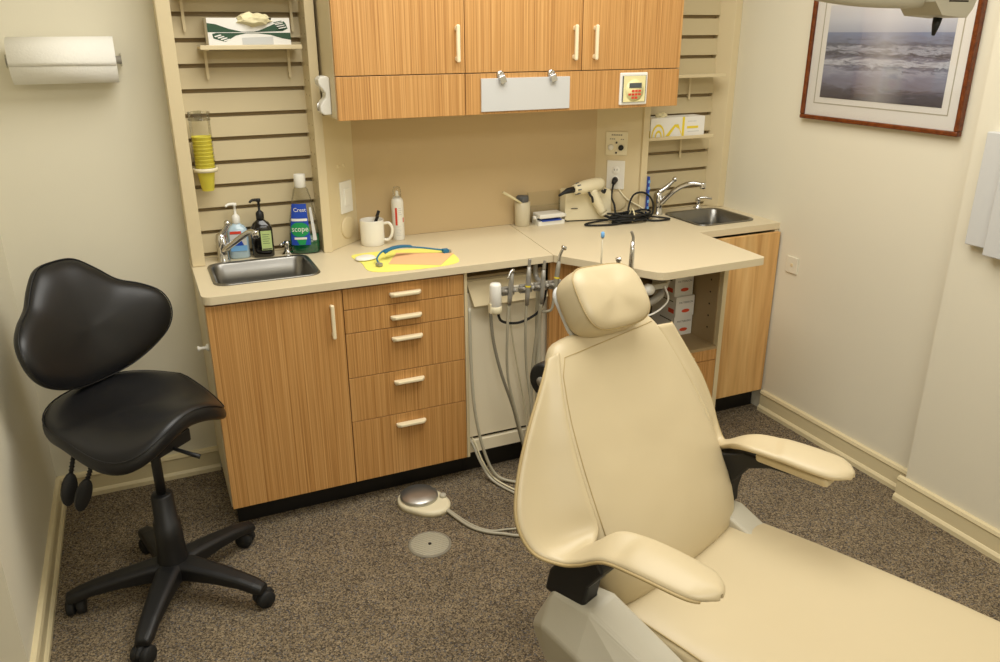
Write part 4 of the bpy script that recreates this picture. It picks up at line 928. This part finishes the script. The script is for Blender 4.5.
FI = [(-.215,.185,.955),(-.175,.215,.88),(-.13,.24,.80),(-.085,.255,.72),(-.06,.262,.66),(-.045,.262,.65),(.0,.235,.685),(.05,.205,.708),(.10,.205,.710),(.16,.208,.706),(.22,.215,.702),(.243,.223,.700),(.257,.235,.698),(.265,.250,.696),(.268,.262,.694)]
FO = [(-.212,.255,.945),(-.18,.28,.88),(-.145,.305,.81),(-.115,.318,.74),(-.095,.318,.69),(-.07,.31,.655),(-.045,.30,.655),(.005,.295,.690),(.05,.300,.705),(.13,.318,.704),(.215,.321,.703),(.243,.311,.701),(.257,.297,.699),(.265,.283,.697),(.268,.271,.694)]
sling(1, FI, FO)
# arm pad undersides and black brackets
for sg, off in ((-1, .0), (1, -.03)):
    w_ = lambda w: sg*(w+off)
    mb = CM(); mb.loft([[V((u, w_(a), z)) for a, z in (((.255,.692-dz),(.34,.692-dz),(.335,.668-dz),(.262,.668-dz)) if sg > 0 else ((.262,.692),(.33,.692),(.325,.682),(.268,.682)))] for u, dz in ((.06,.0),(.13,0),(.20,0),(.235,.0))], smooth=False)
    mb.build('arm_pad', VINYLS if False else VINYL, chair, bevel=.008, seg=3)
    mb = CM(); pth = [(-.055,.52),(-.05,.565),(-.025,.615),(.03,.655),(.09,.668),(.16,.670)]; hw = [.055,.05,.040,.020,.010,.006]
    rows = []
    if sg < 0: pth = pth[:4]
    for i, (u, z) in enumerate(pth):
        t_ = V((pth[min(i+1,len(pth)-1)][0]-pth[max(i-1,0)][0], 0, pth[min(i+1,len(pth)-1)][1]-pth[max(i-1,0)][1])).normalized(); nn = V((-t_.z, 0, t_.x)); h = hw[i]
        rows.append([V((u, w_(w), z-.004))+nn*q for w, q in ((.275,-h),(.325,-h),(.325,h),(.275,h))])
    mb.loft(rows, smooth=False); mb.build('arm_bracket', BLACKP, chair, bevel=.008, seg=3)
# headrest
hd = V((-.62, 0, .785)).normalized(); hn = V((.785, 0, .62)).normalized(); hc = V((-.247, .008, 1.051)); RL = math.radians(-6)
def hp(x, y, n_):
    x, y = x*math.cos(RL)+y*math.sin(-RL)*-1*-1, y*math.cos(RL)+x*math.sin(RL)
    return hc+V((0,1,0))*x+hd*y+hn*n_
rows = []
for n_, sc in ((-.042,.55),(-.040,.82),(-.032,.94),(-.015,1.0),(.012,1.0),(.026,.985),(.036,.93),(.042,.78),(.044,.45)):
    row = []
    for k in range(40):
        a = 2*math.pi*k/40; ca, sa = math.cos(a), math.sin(a)
        x = .112*math.copysign(abs(ca)**.52, ca)*(1-.05*(sa > 0)*abs(sa)); y = .078*math.copysign(abs(sa)**.6, sa)
        cup = .016*(x/.112)**2
        row.append(hp(x*sc, y*(sc if sc > .9 else sc), n_+cup*(1 if n_ > 0 else .3)))
    rows.append(row)
mb = CM(); mb.loft(rows); hr_ = mb.build('headrest', VINYL, chair, sub=1)
mb = CM(); mb.tube([p+hn*.001 for p in rows[5]]+[rows[5][0]+hn*.001], .0016, 5); mb.build('seam', VINYLS, hr_)
mb = CM(); mb.loft([[hp(x*1, y, n_) for x, y in rrect(.092, .066, .03, 5)] for n_ in (-.048, -.036)]); mb.build('headrest_shell', GREYT, chair, bevel=.004)
mb = CM(); mb.obox(bp(.53, .02, -.035), ((0,1,0), BD, BN), (.035, .07, .007)); mb.build('headrest_post', GREYT, chair, bevel=.003)
# black rear shell and pivot behind the upper back
mb = CM(); mb.loft([[bp(s, w, o) for w, o in ((-hw_,-.055),(hw_,-.055),(hw_,-.085),(-hw_,-.085))] for s, hw_ in ((.05,.20),(.25,.19),(.42,.165),(.50,.13),(.53,.08))], smooth=False); mb.build('rear_shell', BLACKP, chair, bevel=.012, seg=3)
mb = CM(); mb.xf = CH; c = bp(.475, -.115, -.078); mb.lathe([(.038,-.025),(.042,-.018),(.042,.012),(.036,.02),(.0,.021)], c, (0,1,0), 26); mb.obox(bp(.42,-.115,-.080), ((0,1,0),BD,BN), (.022,.05,.028)); kn = mb.build('pivot_housing', BLACKP, chair, bevel=.003)
mb = CM(); mb.lathe([(.012,0),(.012,.004),(.0,.005)], c+V((0,-.026,0)), (0,-1,0), 14); mb.build('pivot_screw', GREYM, kn)
# seat: long cushion reaching towards the feet
rows = []
def seat_row(u, wl, wr, zt, th, N=40):
    c, h = (wl+wr)/2, (wr-wl)/2; out = []
    for k in range(N):
        a = 2*math.pi*k/N; ca, sa = math.cos(a), math.sin(a)
        x = math.copysign(abs(ca)**.38, ca); y = math.copysign(abs(sa)**.42, sa)
        dish = -.012*(1-x*x) if sa > 0 else 0
        out.append(V((u, c+h*x, zt-th/2+th/2*y+dish)))
    return out
for u, wl, wr, zt, th in ((-.012,-.20,.235,.475,.05),(-.008,-.222,.258,.492,.085),(.012,-.235,.274,.504,.11),(.08,-.240,.284,.506,.115),(.18,-.244,.298,.503,.115),(.32,-.258,.306,.502,.115),(.5,-.272,.306,.505,.115),(.7,-.27,.292,.508,.11),(.9,-.245,.262,.50,.10),(1.05,-.222,.236,.485,.09),(1.18,-.20,.21,.47,.08),(1.235,-.17,.18,.46,.06),(1.245,-.14,.15,.455,.03)):
    rows.append(seat_row(u, wl, wr, zt, th))
mb = CM(); mb.loft(rows); st = mb.build('seat_cushion', VINYL, chair, sub=1)
mb = CM()
ln = []
for r_ in rows[1:-2]:
    p = r_[17]; ln.append(p+V((0,-.0015,.002)))
mb.tube(ln, .0018, 5); mb.build('seam', VINYLS, st)
# base: side shells, chassis, column and floor plate
for sg, off in ((-1, -.012), (1, -.072)):
    S = lambda u, w, z: V((u, sg*(w+off), z-(.02 if sg > 0 else 0)))
    mb = CM()
    secs = [(-.130,[(.30,.44),(.345,.44),(.350,.425),(.345,.41),(.30,.41)]),(-.085,[(.27,.535),(.34,.535),(.372,.46),(.352,.35),(.27,.33)]),(.02,[(.262,.545),(.345,.54),(.385,.45),(.365,.33),(.262,.31)]),(.20,[(.262,.475),(.33,.465),(.385,.40),(.37,.29),(.262,.27)]),(.55,[(.262,.40),(.31,.395),(.36,.34),(.34,.26),(.262,.25)]),(.85,[(.20,.37),(.24,.37),(.28,.33),(.27,.26),(.20,.25)])]
    mb.loft([[S(u, w, z) for w, z in sec] for u, sec in secs], smooth=False); mb.build('side_shell', GREYP, chair, bevel=.010, seg=3, ang=20)
mb = CM(); mb.loft([[V((u, w, z)) for w, z in ((-h,.385),(h,.385),(h,.28),(-h,.28))] for u, h in ((-.08,.24),(.2,.25),(.6,.24),(1.0,.16))], smooth=False); mb.build('chassis', GREYP, chair, bevel=.01)
mb = CM(); mb.loft([[V((u0+a, b_, z)) for a, b_ in rrect(hu, hw_, .05, 5)] for u0, hu, hw_, z in ((.35,.16,.13,.29),(.36,.17,.14,.15),(.38,.19,.15,.05))], smooth=False); mb.build('lift_column', BLACKP, chair)
mb = CM(); mb.loft([[V((.40+a*s, b_*s, z)) for a, b_ in rrect(.42, .24, .12, 6)] for s, z in ((1,0),(1,.035),(.94,.05))], smooth=False); mb.build('floor_plate', GREYP, chair)

# ------------------------------------------------------------------ saddle stool
SX, SY = -.084, 2.259
stool = thing('saddle_stool', 'black vinyl saddle stool with backrest on a five-star castor base', 'stool', (SX, SY, 0))
for k in range(5):
    a = math.radians(34+72*k); d = V((math.cos(a), math.sin(a), 0)); s = V((-d.y, d.x, 0)); c = V((SX, SY, 0))
    mb = MB(); rows = []
    for r_, hw_, z0, z1 in ((.02,.040,.072,.128),(.07,.035,.075,.126),(.15,.031,.076,.116),(.23,.027,.070,.102),(.275,.025,.058,.090),(.302,.020,.056,.080)):
        rows.append([c+d*r_+s*w+V((0,0,z)) for w, z in ((-hw_,z0),(hw_,z0),(hw_,z1-.008),(hw_*.6,z1),(-hw_*.6,z1),(-hw_,z1-.008))])
    mb.loft(rows, smooth=False); mb.build('leg', BLACKP, stool, bevel=.006, seg=2, ang=25)
    cw = c+d*.283; ta = a+.5+k*1.3; hx = V((math.cos(ta), math.sin(ta), 0)); cc = cw+V((-hx.y, hx.x, 0))*.012
    mb = MB(); mb.lathe([(.006,.03),(.006,.07)], (cw.x, cw.y, 0), seg=10)
    for q in (-1, 1): mb.lathe([(.008,-.011),(.024,-.011),(.0275,-.006),(.0275,.006),(.024,.011),(.0,.0115)], cc+hx*q*.0145+V((0,0,.0278)), hx*q, 20)
    mb.tube([cc+V((0,0,.026))+V((-hx.y,hx.x,0))*.026*math.cos(q)+V((0,0,1))*.026*math.sin(q) for q in (.2,.7,1.2,1.7,2.2)], .009, 8)
    mb.build('castor', BLACKG, stool)
MB().lathe([(.045,.075),(.047,.12),(.043,.135),(.040,.20),(.038,.26),(.033,.262),(.031,.35),(.026,.355)], (SX, SY, 0), seg=24).build('column_cover', BLACKP, stool)
MB().lathe([(.014,.34),(.014,.535)], (SX, SY, 0), seg=16).build('gas_lift', GREYM if False else BLACKP, stool)
HD = math.radians(-48); pf = V((math.cos(HD), math.sin(HD), 0)); pq = V((-pf.y, pf.x, 0)); SCN = V((-.112, 2.335, 0))
def seat_z(p, q):
    fr = max(0, (p+.05)/.25); fr = min(fr, 1.2)
    ridge = .036*max(0, p/.2)**1.5
    drop = 2.5*q*q*fr**1.4
    back = .035*max(0, (-p-.05)/.15)**2
    return .610+ridge-drop+back+.02*(q/.22)**2*(1-min(1, fr))
def seat_r(a):
    ca, sa = math.cos(a), math.sin(a)
    r0 = 1/((abs(ca)/.222)**2.5+(abs(sa)/.232)**2.5)**(1/2.5)
    return r0*(1-.06*math.exp(-(a/.35)**2) if abs(a) < 1.6 else 1)
N = 56; rows = []
angs = [2*math.pi*k/N-math.pi for k in range(N)]
for t_, dz, inn in ((.02,0,0),(.25,0,0),(.45,0,0),(.65,0,0),(.82,-.001,0),(.92,-.005,0),(.975,-.016,0),(1,-.036,0),(.985,-.054,1),(.93,-.064,1),(.75,-.066,1),(.4,-.066,1),(.02,-.066,1)):
    row = []
    for a in angs:
        r_ = seat_r(a)*t_; p, q = r_*math.cos(a), r_*math.sin(a)
        z = seat_z(p, q)+dz
        row.append(SCN+pf*p+pq*q+V((0,0,z)))
    rows.append(row)
mb = MB(); mb.loft(rows, cap=True); sseat = mb.build('seat', BLACKV, stool, sub=1)
mb = MB(); mb.tube([p*1 for p in rows[6]]+[rows[6][0]], .0022, 6); mb.build('seam', BLACKP, sseat)
mb = MB(); mb.obox((SX, SY, .540), (pf, pq, (0,0,1)), (.09,.06,.020)); mb.build('mechanism', BLACKP, stool, bevel=.005)
# backrest
HB = math.radians(-47); bf = V((math.cos(HB), math.sin(HB), 0)); bq = V((-bf.y, bf.x, 0)); LN = math.radians(19)
bu = (V((0,0,1))*math.cos(LN)-bf*math.sin(LN)); bnn = bf*math.cos(LN)+V((0,0,1))*math.sin(LN); BC = V((-.228, 2.545, .815))
half = [(0,.162),(.055,.155),(.10,.118),(.14,.075),(.19,.045),(.228,.008),(.236,-.04),(.215,-.085),(.165,-.118),(.09,-.142),(0,-.148)]
half = [(a*1.12, b_*1.22) for a, b_ in half]
outl = [V((a, b_, 0)) for a, b_ in half]+[V((-a, b_, 0)) for a, b_ in half[-2:0:-1]]
outl = catmull(outl, 4, True); cen = V((0,-.02,0))
rows = []
for sc, n_ in ((.02,.032),(.35,.032),(.62,.029),(.82,.022),(.93,.010),(.985,-.004),(1,-.016),(.985,-.028),(.93,-.034),(.6,-.036),(.02,-.036)):
    rows.append([BC+bq*p.x+bu*p.y+bnn*(n_+1.25*p.x**2) for p in [cen+(o-cen)*sc for o in outl]])
mb = MB(); mb.loft(rows); sb_ = mb.build('backrest', BLACKV, stool, sub=1)
mb = MB(); mb.tube([p+bnn*.001 for p in rows[5]]+[rows[5][0]+bnn*.001], .0022, 6); mb.build('seam', BLACKP, sb_)
mb = MB(); pts = [BC-bnn*.04-bu*.02, BC-bnn*.06-bu*.10, SCN-pf*.24+V((0,0,.60)), SCN-pf*.20+V((0,0,.545)), SCN-pf*.08+V((0,0,.53))]
pts = catmull(pts, 5); mb.loft([[p+bq*w+V((0,0,z)) for w, z in ((-.022,-.004),(.022,-.004),(.022,.004),(-.022,.004))] for p in pts], smooth=False); mb.build('back_bar', BLACKP, stool)
for p0, p1, p2 in (((-.283,2.255,.540),(-.302,2.235,.475),(-.318,2.218,.412)), ((-.238,2.20,.525),(-.262,2.19,.47),(-.286,2.18,.41))):
    mb = MB(); mb.tube([p0, p1], .0055, 8)
    for k in range(7): q = V(p0)+(V(p1)-V(p0))*k/7; mb.lathe([(.0055,-.002),(.008,0),(.0055,.002)], q, V(p1)-V(p0), 10)
    mb.build('lever_rod', BLACKP, stool)
    dd = (V(p2)-V(p1)).normalized(); sd = dd.cross(V((.35,-.93,0))).normalized(); nd = dd.cross(sd)
    mb = MB(); cc_ = (V(p1)+V(p2))/2; mb.loft([[cc_+dd*y+sd*x*s_+nd*n_ for x, y, s_ in [(.021*math.cos(q), .047*math.sin(q), 1-.25*math.sin(q)*-1 if False else 1) for q in [2*math.pi*j/18 for j in range(18)]]] for n_ in (-.006,.006)])
    mb.build('lever_paddle', BLACKP, stool, bevel=.002)
mb = MB(); mb.tube([(-.03,2.18,.53),(.01,2.14,.525),(.035,2.13,.515)], [.005,.009,.007], 8, 3); mb.build('height_lever', BLACKP, stool)

# ------------------------------------------------------------------ overhead dental lamp arm (top right)
t = thing('overhead_lamp', 'beige overhead lamp arm end hanging in front of the framed picture', 'lamp', (1.38, 1.1, 1.64))
mb = MB(); mb.tube([(.98,1.1,1.715),(1.06,1.1,1.692),(1.16,1.1,1.682),(1.26,1.1,1.680),(1.33,1.1,1.682)], [.016,.020,.022,.022,.020], 14, 4); mb.build('arm', GREYP, t)
mb = MB(); pr = [(1.308,1.70),(1.312,1.672),(1.334,1.650),(1.398,1.646),(1.410,1.66),(1.435,1.72),(1.435,1.78),(1.318,1.78)]; n = len(pr)
mb.add([(x,1.06,z) for x, z in pr]+[(x,1.14,z) for x, z in pr], [tuple(range(n)), tuple(range(n,2*n))[::-1]]+[(i,n+i,n+(i+1)%n,(i+1)%n) for i in range(n)])
mb.box(1.345,1.395,1.0595,1.06,1.672,1.675, m=1); mb.build('joint_housing', [GREYP, DARK], t, bevel=.006)
MB().lathe([(.008,0),(.007,.012),(.003,.03),(.0,.031)], (1.362,1.09,1.646), (-.15,0,-1), 12).build('switch_lever', BLACKP, t)
MB().lathe([(.022,1.77),(.022,2.52),(.06,2.522),(.06,ZC)], (1.39,1.1,0), seg=20).build('ceiling_pole', GREYP, t)

# ------------------------------------------------------------------ light
def area(name, loc, sx_, sy_, power, col=(1,.93,.80), rot=(0,0,0)):
    l = bpy.data.lights.new(name, 'AREA'); l.shape = 'RECTANGLE'; l.size = sx_; l.size_y = sy_; l.energy = power; l.color = col
    o = bpy.data.objects.new(name, l); COL.objects.link(o); o.location = loc; o.rotation_euler = rot; return o
area('ceiling_light', (1.0, 1.7, ZC-.02), 1.8, 1.3, 44, (1,.98,.92))
area('ceiling_light', (.5, -.7, ZC-.02), 1.6, 1.0, 39, (1,.98,.92))
w = bpy.data.worlds.new('room_air'); SC.world = w; w.use_nodes = True
w.node_tree.nodes['Background'].inputs[0].default_value = (1, .95, .85, 1); w.node_tree.nodes['Background'].inputs[1].default_value = .15

# ------------------------------------------------------------------ camera
cam = bpy.data.cameras.new('camera'); co = bpy.data.objects.new('camera', cam); COL.objects.link(co); SC.camera = co
cam.sensor_fit = 'HORIZONTAL'; cam.sensor_width = 36; cam.lens = 795.075/1000*36; cam.clip_start = .02
pitch, roll, yaw = .360118, -.0032262, -.421111
cz, sz = math.cos(yaw), math.sin(yaw); cp, sp_ = math.cos(pitch), math.sin(pitch); cr, sr = math.cos(roll), math.sin(roll)
Rz = Matrix(((cz,sz,0),(-sz,cz,0),(0,0,1))); B = Matrix(((1,0,0),(0,0,-1),(0,1,0)))
R = Matrix(((cr,-sr,0),(sr,cr,0),(0,0,1))) @ Matrix(((1,0,0),(0,cp,-sp_),(0,sp_,cp))) @ B @ Rz
M = Matrix((R[0], -R[1], -R[2])).transposed().to_4x4(); M.translation = (0, 0, 1.625); co.matrix_world = M
SC.view_settings.view_transform = 'Standard'; SC.view_settings.look = 'None'; SC.view_settings.exposure = 0
